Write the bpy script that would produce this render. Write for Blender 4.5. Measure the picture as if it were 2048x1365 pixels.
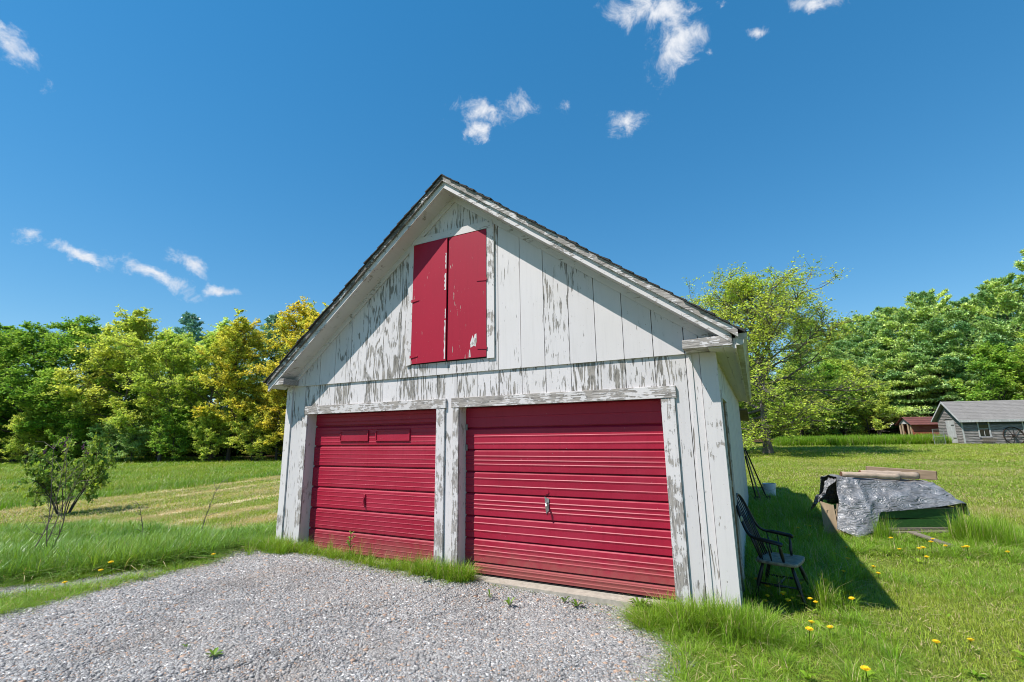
import bpy, bmesh, math, random
import numpy as np
from mathutils import Vector, Matrix

for _o in list(bpy.data.objects):
    bpy.data.objects.remove(_o)
scene = bpy.context.scene
COL = scene.collection

# ------------------------------------------------------------------ camera
cd = bpy.data.cameras.new('camera')
cd.sensor_width = 36.0
cd.lens = 16.491
cd.clip_start = 0.05
cd.clip_end = 3000
cam = bpy.data.objects.new('camera', cd)
COL.objects.link(cam)
_f = Vector((-0.44095913, 0.87530346, 0.19849155))
_r = Vector((0.89179281, 0.45225234, -0.01316862))
_u = Vector((0.10129481, -0.17120651, 0.98001413))
CAM = Vector((0.3034, -5.4031, 1.7360))
_m = Matrix((( _r.x, _u.x, -_f.x, CAM.x), (_r.y, _u.y, -_f.y, CAM.y), (_r.z, _u.z, -_f.z, CAM.z), (0, 0, 0, 1)))
cam.matrix_world = _m
scene.camera = cam

# ------------------------------------------------------------------ light and exposure
SUN_TO = Vector((-0.75, -1.0, 1.85)).normalized()
SUN_EL = math.asin(SUN_TO.z)
SUN_AZ = math.atan2(SUN_TO.x, SUN_TO.y)
sd = bpy.data.lights.new('sun', 'SUN')
sd.energy = 4.6
sd.angle = math.radians(0.53)
sd.color = (1.0, 0.95, 0.90)
sun = bpy.data.objects.new('sun', sd)
sun.rotation_euler = SUN_TO.to_track_quat('Z', 'Y').to_euler()
sun.location = (-20, -30, 50)
COL.objects.link(sun)
vs = scene.view_settings
vs.view_transform = 'Standard'
vs.look = 'None'
vs.gamma = 1.0
vs.exposure = 0.6
vs.use_curve_mapping = False
scene.cycles.use_denoising = True
scene.cycles.pixel_filter_type = 'BLACKMAN_HARRIS'
scene.cycles.filter_width = 1.0
scene.cycles.max_bounces = 8
scene.cycles.transparent_max_bounces = 8

world = bpy.data.worlds.new('World')
scene.world = world
world.use_nodes = True


class NT:
    """small helper around a node tree"""
    def __init__(self, nt):
        self.nt = nt
        nt.nodes.clear()

    def n(self, typ, ins=None, **props):
        nd = self.nt.nodes.new(typ)
        for k, v in props.items():
            setattr(nd, k, v)
        if ins:
            for k, v in ins.items():
                self.put(nd.inputs[k], v)
        return nd

    def put(self, sock, v):
        if isinstance(v, bpy.types.NodeSocket):
            self.nt.links.new(v, sock)
        elif isinstance(v, bpy.types.Node):
            self.nt.links.new(v.outputs[0], sock)
        else:
            if isinstance(v, (tuple, list)) and len(v) == 3 and sock.type == 'RGBA':
                v = (*v, 1)
            sock.default_value = v

    def math(self, op, a, b=None, c=None, clamp=False):
        nd = self.n('ShaderNodeMath', operation=op, use_clamp=clamp)
        for i, v in enumerate((a, b, c)):
            if v is not None:
                self.put(nd.inputs[i], v)
        return nd.outputs[0]

    def vmath(self, op, a, b=None, scale=None):
        nd = self.n('ShaderNodeVectorMath', operation=op)
        self.put(nd.inputs[0], a)
        if b is not None:
            self.put(nd.inputs[1], b)
        if scale is not None:
            self.put(nd.inputs['Scale'], scale)
        return nd.outputs['Value'] if op in ('DOT_PRODUCT', 'LENGTH', 'DISTANCE') else nd.outputs[0]

    def mix(self, f, a, b, blend='MIX'):
        nd = self.n('ShaderNodeMix', data_type='RGBA', blend_type=blend)
        self.put(nd.inputs[0], f)
        self.put(nd.inputs[6], a)
        self.put(nd.inputs[7], b)
        return nd.outputs[2]

    def step(self, x, lo, hi, smooth=True):
        nd = self.n('ShaderNodeMapRange', interpolation_type='SMOOTHSTEP' if smooth else 'LINEAR')
        self.put(nd.inputs['Value'], x)
        self.put(nd.inputs['From Min'], lo)
        self.put(nd.inputs['From Max'], hi)
        return nd.outputs[0]

    def noise(self, vec, scale=1.0, detail=4.0, rough=0.55, dist=0.0):
        nd = self.n('ShaderNodeTexNoise', {'Vector': vec, 'Scale': scale, 'Detail': detail, 'Roughness': rough, 'Distortion': dist})
        return nd.outputs['Fac'] if 'Fac' in nd.outputs else nd.outputs[0]

    def scale(self, vec, s):
        return self.vmath('MULTIPLY', vec, s)


# ------------------------------------------------------------------ sky with scattered small clouds
def build_sky():
    w = NT(world.node_tree)
    sky = w.n('ShaderNodeTexSky', sky_type='NISHITA', sun_disc=False, sun_elevation=SUN_EL, sun_rotation=SUN_AZ,
              altitude=100.0, air_density=1.0, dust_density=0.0, ozone_density=4.0)
    gm = w.n('ShaderNodeGamma', {0: sky.outputs[0], 1: 0.62})
    hs = w.n('ShaderNodeHueSaturation', {'Hue': 0.496, 'Saturation': 1.68, 'Value': 1.60, 'Color': gm.outputs[0]})
    tc = w.n('ShaderNodeTexCoord')
    d = w.vmath('NORMALIZE', tc.outputs['Generated'])
    # azimuth, elevation, long half axis (right, up), short half axis (right, up) in degrees, weight
    clouds = [(-6.57, 44.63, 3.09, -0.93, 0.15, 1.49, 1), (-4.49, 41.11, 1.81, -0.54, 0.27, 2.57, 1),
              (-29.01, 37.79, 3.28, -0.03, 0.01, 1.26, 1), (-30.59, 35.92, 1.22, 0.02, 0.0, 1.10, 0.9),
              (-11.19, 35.28, 2.16, -0.40, 0.10, 1.36, 0.8), (-78.28, 31.65, 1.20, -1.31, 0.43, 0.84, 1),
              (-74.67, 17.33, 0.92, 0.28, -0.09, 0.65, 0.95), (-70.69, 16.55, 2.63, -0.48, 0.06, 0.62, 1),
              (-64.93, 15.71, 2.85, -0.93, 0.14, 0.66, 1), (-62.56, 17.35, 1.48, -0.63, 0.22, 0.71, 1),
              (-59.49, 15.31, 1.60, 0.24, -0.06, 0.61, 0.8), (5.12, 39.83, 0.94, -0.40, 0.10, 0.72, 0.62),
              (11.27, 40.11, 1.54, -0.83, 0.09, 0.59, 0.9), (1.89, 43.04, 1.13, -0.45, 0.06, 0.46, 0.62),
              (0.20, 39.87, 0.94, -0.33, 0.06, 0.50, 0.6), (-19.69, 37.66, 1.18, -0.11, 0.07, 1.73, 0.42)]
    n1 = w.noise(d, 20.0, 10.0, 0.68, 0.5)
    warp = w.n('ShaderNodeTexNoise', {'Vector': d, 'Scale': 17.0, 'Detail': 7.0, 'Roughness': 0.65})
    wv = w.vmath('SCALE', w.vmath('SUBTRACT', warp.outputs['Color'], (0.5, 0.5, 0.5)), scale=0.06)
    dw = w.vmath('ADD', d, wv)
    cover = None
    for az, el, ax, ay, bx, by, wt in clouds:
        a, e = math.radians(az), math.radians(el)
        c = Vector((math.sin(a) * math.cos(e), math.cos(a) * math.cos(e), math.sin(e)))
        rt = Vector((math.cos(a), -math.sin(a), 0))
        up = rt.cross(c)
        A = (rt * ax + up * ay)
        B = (rt * bx + up * by)
        la, lb = math.radians(A.length) * 1.45, math.radians(B.length) * 1.45
        A.normalize()
        B = (B - A * B.dot(A)).normalized()
        u = w.vmath('DOT_PRODUCT', dw, tuple(A / la))
        v = w.vmath('DOT_PRODUCT', dw, tuple(B / lb))
        f = w.vmath('DOT_PRODUCT', d, tuple(c))
        r2 = w.math('ADD', w.math('MULTIPLY', u, u), w.math('MULTIPLY', v, v))
        m = w.math('SUBTRACT', wt, w.math('SQRT', r2))
        m = w.math('SUBTRACT', m, w.math('MULTIPLY', w.math('LESS_THAN', f, 0.3), 50.0))
        cover = m if cover is None else w.math('MAXIMUM', cover, m)
    den = w.math('ADD', cover, w.math('MULTIPLY', w.math('SUBTRACT', n1, 0.51), 2.9))
    den = w.step(den, 0.0, 1.15)
    fine = w.noise(d, 60.0, 6.0, 0.6)
    cc = w.mix(w.step(fine, 0.3, 0.7), (4.5, 4.75, 5.2), (5.5, 5.6, 5.8))
    col = w.mix(w.math('MULTIPLY', den, 0.95), hs.outputs[0], cc)
    K = 0.115
    clear = w.n('ShaderNodeBackground', {'Color': hs.outputs[0], 'Strength': K})
    cloudy = w.n('ShaderNodeBackground', {'Color': col, 'Strength': K})
    # the cloud noise is only worked out in the two parts of the sky that hold clouds
    near = None
    for az, el, rad in ((-69, 21, 19.0), (-11, 40, 28.0)):
        a, e = math.radians(az), math.radians(el)
        c = (math.sin(a) * math.cos(e), math.cos(a) * math.cos(e), math.sin(e))
        g = w.math('GREATER_THAN', w.vmath('DOT_PRODUCT', d, c), math.cos(math.radians(rad)))
        near = g if near is None else w.math('MAXIMUM', near, g)
    mx = w.n('ShaderNodeMixShader', {0: near, 1: clear.outputs[0], 2: cloudy.outputs[0]})
    w.n('ShaderNodeOutputWorld', {'Surface': mx.outputs[0]})


build_sky()

# ------------------------------------------------------------------ object helpers
ORG = {}


def tag(o, label=None, cat=None, group=None, kind=None):
    if label:
        o['label'] = label
    if cat:
        o['category'] = cat
    if group:
        o['group'] = group
    if kind:
        o['kind'] = kind
    return o


def thing(name, label, cat, loc=(0, 0, 0), group=None, rotz=0.0):
    o = bpy.data.objects.new(name, None)
    o.empty_display_size = 0.2
    COL.objects.link(o)
    o.location = loc
    o.rotation_euler = (0, 0, rotz)
    tag(o, label, cat, group)
    return o


def link_mesh(name, me, mat=None, parent=None, loc=None):
    o = bpy.data.objects.new(name, me)
    COL.objects.link(o)
    if mat is not None and len(me.materials) == 0:
        me.materials.append(mat)
    if parent is not None:
        o.parent = parent
    if loc is not None:
        o.location = loc
    return o


def np_mesh(name, V, Q, attrs=None, smooth=False, T=None):
    """mesh from vertex array, quad index array (and optional triangle array)"""
    me = bpy.data.meshes.new(name)
    V = np.asarray(V, dtype=np.float32)
    Q = np.zeros((0, 4), np.int32) if Q is None else np.asarray(Q, dtype=np.int32).reshape(-1, 4)
    T = np.zeros((0, 3), np.int32) if T is None else np.asarray(T, dtype=np.int32).reshape(-1, 3)
    me.vertices.add(len(V))
    me.vertices.foreach_set('co', V.ravel())
    li = np.concatenate([Q.ravel(), T.ravel()])
    me.loops.add(len(li))
    me.loops.foreach_set('vertex_index', li)
    npoly = len(Q) + len(T)
    me.polygons.add(npoly)
    st = np.concatenate([np.arange(len(Q)) * 4, len(Q) * 4 + np.arange(len(T)) * 3]).astype(np.int32)
    tot = np.concatenate([np.full(len(Q), 4), np.full(len(T), 3)]).astype(np.int32)
    me.polygons.foreach_set('loop_start', st)
    me.polygons.foreach_set('loop_total', tot)
    if smooth:
        me.polygons.foreach_set('use_smooth', np.ones(npoly, dtype=bool))
    me.update(calc_edges=True)
    if attrs:
        for k, a in attrs.items():
            at = me.attributes.new(k, 'FLOAT', 'POINT')
            at.data.foreach_set('value', np.asarray(a, dtype=np.float32))
    return me


class MB:
    """collects shapes in world coordinates, builds one mesh object"""
    def __init__(self):
        self.v = []
        self.f = []

    def poly(self, pts, faces):
        b = len(self.v)
        self.v += [tuple(p) for p in pts]
        self.f += [tuple(b + i for i in fc) for fc in faces]
        return self

    def box(self, x0, x1, y0, y1, z0, z1):
        p = [(x, y, z) for x in (x0, x1) for y in (y0, y1) for z in (z0, z1)]
        return self.poly(p, [(0, 1, 3, 2), (4, 6, 7, 5), (0, 4, 5, 1), (2, 3, 7, 6), (0, 2, 6, 4), (1, 5, 7, 3)])

    def prism(self, pts, vec):
        """planar polygon pts extruded by vec"""
        n = len(pts)
        vec = Vector(vec)
        p = [Vector(q) for q in pts]
        q = [a + vec for a in p]
        nrm = Vector((0, 0, 0))
        for i in range(n):
            nrm += (p[i] - p[0]).cross(p[(i + 1) % n] - p[0])
        fl = nrm.dot(vec) > 0
        fs = [tuple(range(n)), tuple(range(2 * n - 1, n - 1, -1))]
        fs += [(i, i + n, (i + 1) % n + n, (i + 1) % n) for i in range(n)]
        if fl:
            fs = [tuple(reversed(f)) for f in fs]
        return self.poly(p + q, fs)

    def obox(self, c, ax, ay, az):
        """oriented box from centre and three half vectors"""
        c, ax, ay, az = Vector(c), Vector(ax), Vector(ay), Vector(az)
        p = [c + ax * i + ay * j + az * k for i in (-1, 1) for j in (-1, 1) for k in (-1, 1)]
        return self.poly(p, [(0, 1, 3, 2), (4, 6, 7, 5), (0, 4, 5, 1), (2, 3, 7, 6), (0, 2, 6, 4), (1, 5, 7, 3)])

    def bar(self, a, b, w, h, up=(0, 0, 1)):
        a, b = Vector(a), Vector(b)
        d = b - a
        s = d.cross(Vector(up))
        if s.length < 1e-6:
            s = d.cross(Vector((1, 0, 0)))
        s.normalize()
        t = s.cross(d).normalized()
        return self.obox((a + b) / 2, d / 2, s * w / 2, t * h / 2)

    def tube(self, pts, rad, k=8, closed=False, flat=1.0):
        pts = [Vector(p) for p in pts]
        n = len(pts)
        if not hasattr(rad, '__len__'):
            rad = [rad] * n
        b = len(self.v)
        ref = None
        for i, p in enumerate(pts):
            if closed:
                d = pts[(i + 1) % n] - pts[i - 1]
            else:
                d = pts[min(i + 1, n - 1)] - pts[max(i - 1, 0)]
            d.normalize()
            if ref is None:
                ref = d.orthogonal().normalized()
            s = (ref - d * ref.dot(d))
            s = s.normalized() if s.length > 1e-6 else d.orthogonal().normalized()
            ref = s
            t = d.cross(s)
            for j in range(k):
                a = 2 * math.pi * j / k
                self.v.append(tuple(p + (s * math.cos(a) + t * math.sin(a) * flat) * rad[i]))
        m = n if closed else n - 1
        for i in range(m):
            for j in range(k):
                i2 = (i + 1) % n
                self.f.append((b + i * k + j, b + i * k + (j + 1) % k, b + i2 * k + (j + 1) % k, b + i2 * k + j))
        if not closed:
            self.f.append(tuple(b + j for j in reversed(range(k))))
            self.f.append(tuple(b + (n - 1) * k + j for j in range(k)))
        return self

    def lathe(self, prof, k=16, c=(0, 0, 0), cap=True):
        """profile of (radius, z)"""
        b = len(self.v)
        for r, z in prof:
            for j in range(k):
                a = 2 * math.pi * j / k
                self.v.append((c[0] + r * math.cos(a), c[1] + r * math.sin(a), c[2] + z))
        n = len(prof)
        for i in range(n - 1):
            for j in range(k):
                self.f.append((b + i * k + j, b + i * k + (j + 1) % k, b + (i + 1) * k + (j + 1) % k, b + (i + 1) * k + j))
        if cap:
            self.f.append(tuple(b + j for j in reversed(range(k))))
            self.f.append(tuple(b + (n - 1) * k + j for j in range(k)))
        return self

    def mesh(self, name, smooth=False, off=(0, 0, 0), bevel=0.0):
        me = bpy.data.meshes.new(name)
        ox, oy, oz = off
        me.from_pydata([(x - ox, y - oy, z - oz) for x, y, z in self.v], [], self.f)
        if bevel:
            bm = bmesh.new()
            bm.from_mesh(me)
            bmesh.ops.recalc_face_normals(bm, faces=bm.faces)
            bmesh.ops.bevel(bm, geom=[e for e in bm.edges if len(e.link_faces) == 2 and e.calc_face_angle(0) > 0.5], offset=bevel, segments=1, affect='EDGES', clamp_overlap=True)
            bm.to_mesh(me)
            bm.free()
        if smooth:
            for p in me.polygons:
                p.use_smooth = True
        me.update()
        return me

    def build(self, name, mat, parent=None, smooth=False, bevel=0.0, off=None, **props):
        """parent None: mesh keeps world coordinates; else coordinates are made local to the top parent's location"""
        if off is None:
            top = parent
            while top is not None and top.parent is not None:
                top = top.parent
            off = tuple(top.location) if top is not None else (0, 0, 0)
        me = self.mesh(name, smooth, off, bevel)
        o = link_mesh(name, me, mat, parent)
        for k, v in props.items():
            o[k] = v
        return o


def copy_tree(o, parent=None):
    c = o.copy()
    COL.objects.link(c)
    c.parent = parent
    for ch in list(o.children):
        copy_tree(ch, c)
    return c


def ss(a, b, x):
    t = np.clip((np.asarray(x, dtype=float) - a) / (b - a), 0, 1)
    return t * t * (3 - 2 * t)


def zg(x, y):
    """height of the ground"""
    x = np.asarray(x, dtype=float)
    y = np.asarray(y, dtype=float)
    r = np.maximum(0, y - 3.0)
    rise = np.minimum(.024 * (np.sqrt(r * r + 9) - 3), 1.0)
    base = -.10 + .16 * ss(0, -6, x) - .16 * ss(-7, -16, x)
    return base + ss(-9, 0, x) * rise


def gz(x, y):
    return float(zg(x, y))
# ------------------------------------------------------------------ materials
def new_mat(name):
    m = bpy.data.materials.new(name)
    m.use_nodes = True
    return m, NT(m.node_tree)


def finish(m, t, color, rough=0.6, bump=None, bump_d=0.004, bump_s=0.6, metallic=0.0, spec=0.4, extra=None):
    ins = {'Base Color': color, 'Roughness': rough, 'Metallic': metallic, 'Specular IOR Level': spec}
    b = t.n('ShaderNodeBsdfPrincipled', ins)
    if bump is not None:
        bp = t.n('ShaderNodeBump', {'Height': bump, 'Distance': bump_d, 'Strength': bump_s})
        t.put(b.inputs['Normal'], bp.outputs[0])
    sh = b.outputs[0]
    t.n('ShaderNodeOutputMaterial', {'Surface': sh})
    return m


def painted_wood(name, paint=(0.575, 0.543, 0.536), wood=(0.20, 0.185, 0.165), grain='z', chips=False, moss=0.0):
    """peeling paint over weathered wood; the object property 'wear' (0..1) says how much has peeled"""
    m, t = new_mat(name)
    tc = t.n('ShaderNodeTexCoord')
    oi = t.n('ShaderNodeObjectInfo')
    co = t.vmath('ADD', tc.outputs['Object'], t.vmath('SCALE', (13.1, 7.7, 3.3), scale=oi.outputs['Random']))
    wear = t.n('ShaderNodeAttribute', attribute_type='OBJECT', attribute_name='wear').outputs['Fac']
    if grain == 'z':
        gs, gw = (78, 78, 5.5), (9, 9, 1.2)
    elif grain == 'x':
        gs, gw = (5.5, 78, 78), (1.2, 9, 9)
    else:
        gs, gw = (78, 5.5, 78), (9, 1.2, 9)
    fine = t.noise(t.scale(co, gs), 1.0, 6.0, 0.6, 0.4)
    # cathedral figure of the veneer
    w1 = t.n('ShaderNodeTexNoise', {'Vector': t.scale(co, gw), 'Scale': 0.55, 'Detail': 2.0, 'Roughness': 0.45})
    rings = t.math('SINE', t.math('MULTIPLY', w1.outputs[0], 70.0))
    rings = t.math('MULTIPLY', t.math('ADD', rings, 1.0), 0.5)
    patch = t.noise(co, 2.3, 3.0, 0.55)
    patch2 = t.noise(co, 9.0, 4.0, 0.6)
    f1 = t.math('MULTIPLY', fine, 0.62)
    f2 = t.math('MULTIPLY', rings, 0.16 if not chips else 0.02)
    f3 = t.math('MULTIPLY', patch, 0.52)
    f4 = t.math('MULTIPLY', patch2, 0.12 if not chips else 0.62)
    s = t.math('ADD', t.math('ADD', f1, f2), t.math('ADD', f3, f4))
    mid = 0.71 if not chips else 0.88
    lo = t.math('SUBTRACT', mid + 0.27, t.math('MULTIPLY', wear, 0.36))
    mask = t.step(s, lo, t.math('ADD', lo, 0.018))
    # soiling of the paint that is still on
    grime = t.noise(t.scale(co, tuple(g * 0.35 for g in gs)), 1.0, 4.0, 0.6)
    big = t.noise(co, 1.1, 3.0, 0.5)
    pc = t.mix(t.math('MULTIPLY', t.step(grime, 0.45, 0.8), 0.35), paint, tuple(c * 0.80 for c in paint))
    pc = t.mix(t.math('MULTIPLY', t.step(big, 0.4, 0.75), 0.25), pc, (paint[0] * .80, paint[1] * .79, paint[2] * .74))
    tone = t.math('ADD', 0.94, t.math('MULTIPLY', oi.outputs['Random'], 0.10))
    pc = t.mix(1.0, pc, tone, 'MULTIPLY')
    spots = t.noise(co, 75.0, 2.0, 0.5)
    pc = t.mix(t.step(spots, 0.73, 0.77), pc, (0.22, 0.15, 0.10))
    wn = t.noise(t.scale(co, tuple(g * 1.6 for g in gs)), 1.0, 4.0, 0.6)
    wc = t.mix(t.step(wn, 0.35, 0.7), tuple(c * 0.55 for c in wood), tuple(min(1, c * 1.7) for c in wood))
    wc = t.mix(t.step(patch2, 0.5, 0.7), wc, (0.30, 0.27, 0.24))
    col = t.mix(mask, pc, wc)
    h = t.math('ADD', t.math('MULTIPLY', t.math('SUBTRACT', 1.0, mask), 1.0), t.math('MULTIPLY', wn, 0.5))
    rough = t.math('ADD', 0.55, t.math('MULTIPLY', mask, 0.35))
    return finish(m, t, col, rough, h, 0.0018, 0.8, spec=0.3)


def simple(name, color, rough=0.7, var=0.25, scale=6.0, stretch=(1, 1, 1), bump=0.3, bump_d=0.004, metallic=0.0, col2=None, spec=0.35, detail=5.0, obj_var=0.1):
    m, t = new_mat(name)
    tc = t.n('ShaderNodeTexCoord')
    oi = t.n('ShaderNodeObjectInfo')
    co = t.vmath('ADD', tc.outputs['Object'], t.vmath('SCALE', (11.0, 5.0, 7.0), scale=oi.outputs['Random']))
    n = t.noise(t.scale(co, stretch), scale, detail, 0.6, 0.2)
    n2 = t.noise(co, scale * 0.22, 3.0, 0.5)
    c2 = col2 if col2 else tuple(c * (1 - var) for c in color)
    col = t.mix(t.step(n, 0.3, 0.72), c2, color)
    col = t.mix(t.math('MULTIPLY', t.step(n2, 0.35, 0.7), 0.5), col, tuple(c * (1 - var) for c in color))
    tone = t.math('ADD', 1.0 - obj_var / 2, t.math('MULTIPLY', oi.outputs['Random'], obj_var))
    col = t.mix(1.0, col, tone, 'MULTIPLY')
    return finish(m, t, col, rough, n, bump_d, bump, metallic, spec)


def foliage(name, a, b, trans=0.5, gloss=0.10, dark=0.48):
    """leaf material: colour between a and b by clump, brightness by leaf"""
    m, t = new_mat(name)
    hue = t.n('ShaderNodeAttribute', attribute_name='hue').outputs['Fac']
    shade = t.n('ShaderNodeAttribute', attribute_name='shade').outputs['Fac']
    oi = t.n('ShaderNodeObjectInfo')
    h = t.math('ADD', hue, t.math('MULTIPLY', t.math('SUBTRACT', oi.outputs['Random'], 0.5), 0.3), clamp=True)
    col = t.mix(h, a, b)
    br = t.math('ADD', dark, t.math('MULTIPLY', shade, 2 * (1 - dark)))
    col = t.mix(1.0, col, br, 'MULTIPLY')
    df = t.n('ShaderNodeBsdfDiffuse', {'Color': col})
    tcol = t.mix(1.0, col, (1.2, 1.12, 0.65), 'MULTIPLY')
    tr = t.n('ShaderNodeBsdfTranslucent', {'Color': tcol})
    mx = t.n('ShaderNodeMixShader', {0: trans, 1: df.outputs[0], 2: tr.outputs[0]})
    gl = t.n('ShaderNodeBsdfGlossy', {'Color': (1, 1, 1), 'Roughness': 0.45})
    fr = t.n('ShaderNodeFresnel', {'IOR': 1.4})
    m2 = t.n('ShaderNodeMixShader', {0: t.math('MULTIPLY', fr.outputs[0], gloss), 1: mx.outputs[0], 2: gl.outputs[0]})
    t.n('ShaderNodeOutputMaterial', {'Surface': m2.outputs[0]})
    return m


def grass_mat(name, a, b, dry=(0.58, 0.47, 0.27), dryness=0.08, gloss=0.05, trans=0.4):
    """blade material: instance tint, blade shade and a few dry blades"""
    m, t = new_mat(name)
    shade = t.n('ShaderNodeAttribute', attribute_name='shade').outputs['Fac']
    tint = t.n('ShaderNodeAttribute', attribute_type='INSTANCER', attribute_name='tint').outputs['Fac']
    dr = t.n('ShaderNodeAttribute', attribute_type='INSTANCER', attribute_name='dry').outputs['Fac']
    col = t.mix(tint, a, b)
    br = t.math('ADD', 0.65, t.math('MULTIPLY', shade, 0.7))
    col = t.mix(1.0, col, br, 'MULTIPLY')
    sh2 = t.math('FRACT', t.math('MULTIPLY', shade, 37.0))
    isdry = t.math('LESS_THAN', sh2, t.math('ADD', dryness, dr))
    col = t.mix(isdry, col, dry)
    df = t.n('ShaderNodeBsdfDiffuse', {'Color': col})
    tr = t.n('ShaderNodeBsdfTranslucent', {'Color': t.mix(1.0, col, (1.2, 1.1, 0.5), 'MULTIPLY')})
    mx = t.n('ShaderNodeMixShader', {0: trans, 1: df.outputs[0], 2: tr.outputs[0]})
    gl = t.n('ShaderNodeBsdfGlossy', {'Color': (1, 1, 1), 'Roughness': 0.4})
    fr = t.n('ShaderNodeFresnel', {'IOR': 1.4})
    m2 = t.n('ShaderNodeMixShader', {0: t.math('MULTIPLY', fr.outputs[0], gloss), 1: mx.outputs[0], 2: gl.outputs[0]})
    t.n('ShaderNodeOutputMaterial', {'Surface': m2.outputs[0]})
    return m


def red_metal(name, base):
    m, t = new_mat(name)
    tc = t.n('ShaderNodeTexCoord')
    oi = t.n('ShaderNodeObjectInfo')
    co = tc.outputs['Object']
    n = t.noise(co, 1.6, 4.0, 0.55)
    streak = t.noise(t.scale(co, (26, 1, 2.2)), 1.0, 4.0, 0.6)
    fade = t.mix(t.math('MULTIPLY', t.step(n, 0.38, 0.68), 0.55), base, (base[0] * 1.08, base[1] * 2.4, base[2] * 1.5))
    col = t.mix(t.math('MULTIPLY', t.step(streak, 0.48, 0.75), 0.30), fade, tuple(c * 0.7 for c in base))
    # rain splash dirt on the lowest panels
    z = t.n('ShaderNodeSeparateXYZ', {0: t.n('ShaderNodeNewGeometry').outputs['Position']}).outputs[2]
    sp = t.math('ADD', z, t.math('MULTIPLY', t.noise(co, 7.0, 4.0, 0.6), 0.5))
    dirt = t.math('SUBTRACT', 1.0, t.step(sp, 0.24, 0.72))
    col = t.mix(t.math('MULTIPLY', dirt, 0.5), col, (0.24, 0.13, 0.09))
    tone = t.math('ADD', 0.93, t.math('MULTIPLY', oi.outputs['Random'], 0.14))
    col = t.mix(1.0, col, tone, 'MULTIPLY')
    fleck = t.noise(co, 55.0, 2.0, 0.5)
    col = t.mix(t.step(fleck, 0.775, 0.79), col, (0.6, 0.5, 0.5))
    dent = t.noise(t.scale(co, (1, 1, 1.6)), 3.0, 2.0, 0.5)
    emb = t.noise(t.scale(co, (160, 160, 14)), 1.0, 3.0, 0.6)
    h = t.math('ADD', t.math('MULTIPLY', dent, 1.0), t.math('MULTIPLY', emb, 0.045))
    return finish(m, t, col, t.math('ADD', t.math('ADD', 0.36, t.math('MULTIPLY', n, 0.2)), t.math('MULTIPLY', dirt, 0.3)), h, 0.012, 0.6, spec=0.32)


M = {}
M['white'] = painted_wood('white_painted_board')
M['trim'] = painted_wood('peeling_white_trim', paint=(0.590, 0.556, 0.545), grain='z', chips=True, wood=(0.27, 0.245, 0.225))
M['trim_x'] = painted_wood('peeling_white_header', paint=(0.590, 0.556, 0.545), grain='x', chips=True, wood=(0.27, 0.245, 0.225))
M['trim_y'] = painted_wood('white_soffit', paint=(0.590, 0.556, 0.545), grain='y', chips=True, wood=(0.2, 0.18, 0.16))
M['trim_dark'] = painted_wood('bare_dark_rake', paint=(0.50, 0.49, 0.48), grain='x', chips=True, wood=(0.12, 0.108, 0.095))
M['red_door'] = red_metal('red_door_paint', (0.300, 0.008, 0.030))
M['red_wood'] = painted_wood('red_painted_leaf', paint=(0.320, 0.005, 0.026), wood=(0.42, 0.36, 0.32), grain='z')
M['dark'] = simple('dark_gap', (0.012, 0.012, 0.012), 0.9, 0.2)
M['concrete'] = simple('concrete', (0.42, 0.38, 0.31), 0.9, 0.3, 18, bump=0.5)
M['shingle'] = simple('asphalt_shingle', (0.055, 0.052, 0.05), 0.95, 0.45, 60, bump=0.7, bump_d=0.003)
M['sheath'] = simple('roof_sheathing', (0.11, 0.09, 0.07), 0.9, 0.4, 20, (1, 0.2, 1))
M['gutter'] = simple('white_gutter', (0.55, 0.55, 0.50), 0.5, 0.35, 9, (1, 0.3, 3), bump=0.2, col2=(0.30, 0.27, 0.2))
M['bark'] = simple('bark', (0.085, 0.07, 0.058), 0.95, 0.5, 9, (1, 1, 0.25), bump=0.9, bump_d=0.03)
M['bark_grey'] = simple('grey_bark', (0.19, 0.165, 0.145), 0.95, 0.45, 10, (1, 1, 0.25), bump=0.9, bump_d=0.03)
M['twig'] = simple('twig', (0.20, 0.16, 0.13), 0.9, 0.4, 9)
M['steel'] = simple('dull_steel', (0.45, 0.45, 0.44), 0.38, 0.3, 30, metallic=0.85)
M['black_paint'] = simple('worn_black_paint', (0.012, 0.012, 0.013), 0.42, 0.3, 14, bump=0.25, bump_d=0.002, spec=0.5)
M['seat_wood'] = simple('worn_seat_wood', (0.40, 0.34, 0.26), 0.75, 0.5, 9, (2.0, 9, 2), col2=(0.07, 0.065, 0.06), bump=0.4)
M['plastic_white'] = simple('white_plastic', (0.70, 0.71, 0.72), 0.45, 0.12, 6)
M['pale_tag'] = simple('pale_green_oval', (0.45, 0.52, 0.36), 0.6, 0.15, 30)
M['green_paint'] = simple('green_painted_board', (0.030, 0.105, 0.018), 0.6, 0.4, 7, (0.5, 6, 6), bump=0.3)
M['plank'] = simple('weathered_plank', (0.24, 0.20, 0.155), 0.9, 0.5, 12, (0.35, 6, 6), bump=0.6)
M['plank_tan'] = simple('tan_plywood', (0.42, 0.31, 0.20), 0.8, 0.3, 10, (1, 1, 0.3), bump=0.3)
M['log'] = simple('barkless_log', (0.46, 0.35, 0.255), 0.85, 0.4, 9, (0.5, 7, 7), col2=(0.30, 0.235, 0.185), bump=0.5)
M['log_end'] = simple('log_end', (0.17, 0.085, 0.045), 0.9, 0.5, 18, bump=0.5)
M['beam'] = simple('old_beam', (0.36, 0.255, 0.165), 0.85, 0.4, 7, (0.4, 8, 8), bump=0.5)
M['beam_end'] = simple('dark_beam_end', (0.10, 0.065, 0.035), 0.9, 0.4, 40, (4, 4, 0.6), bump=0.6)
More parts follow.
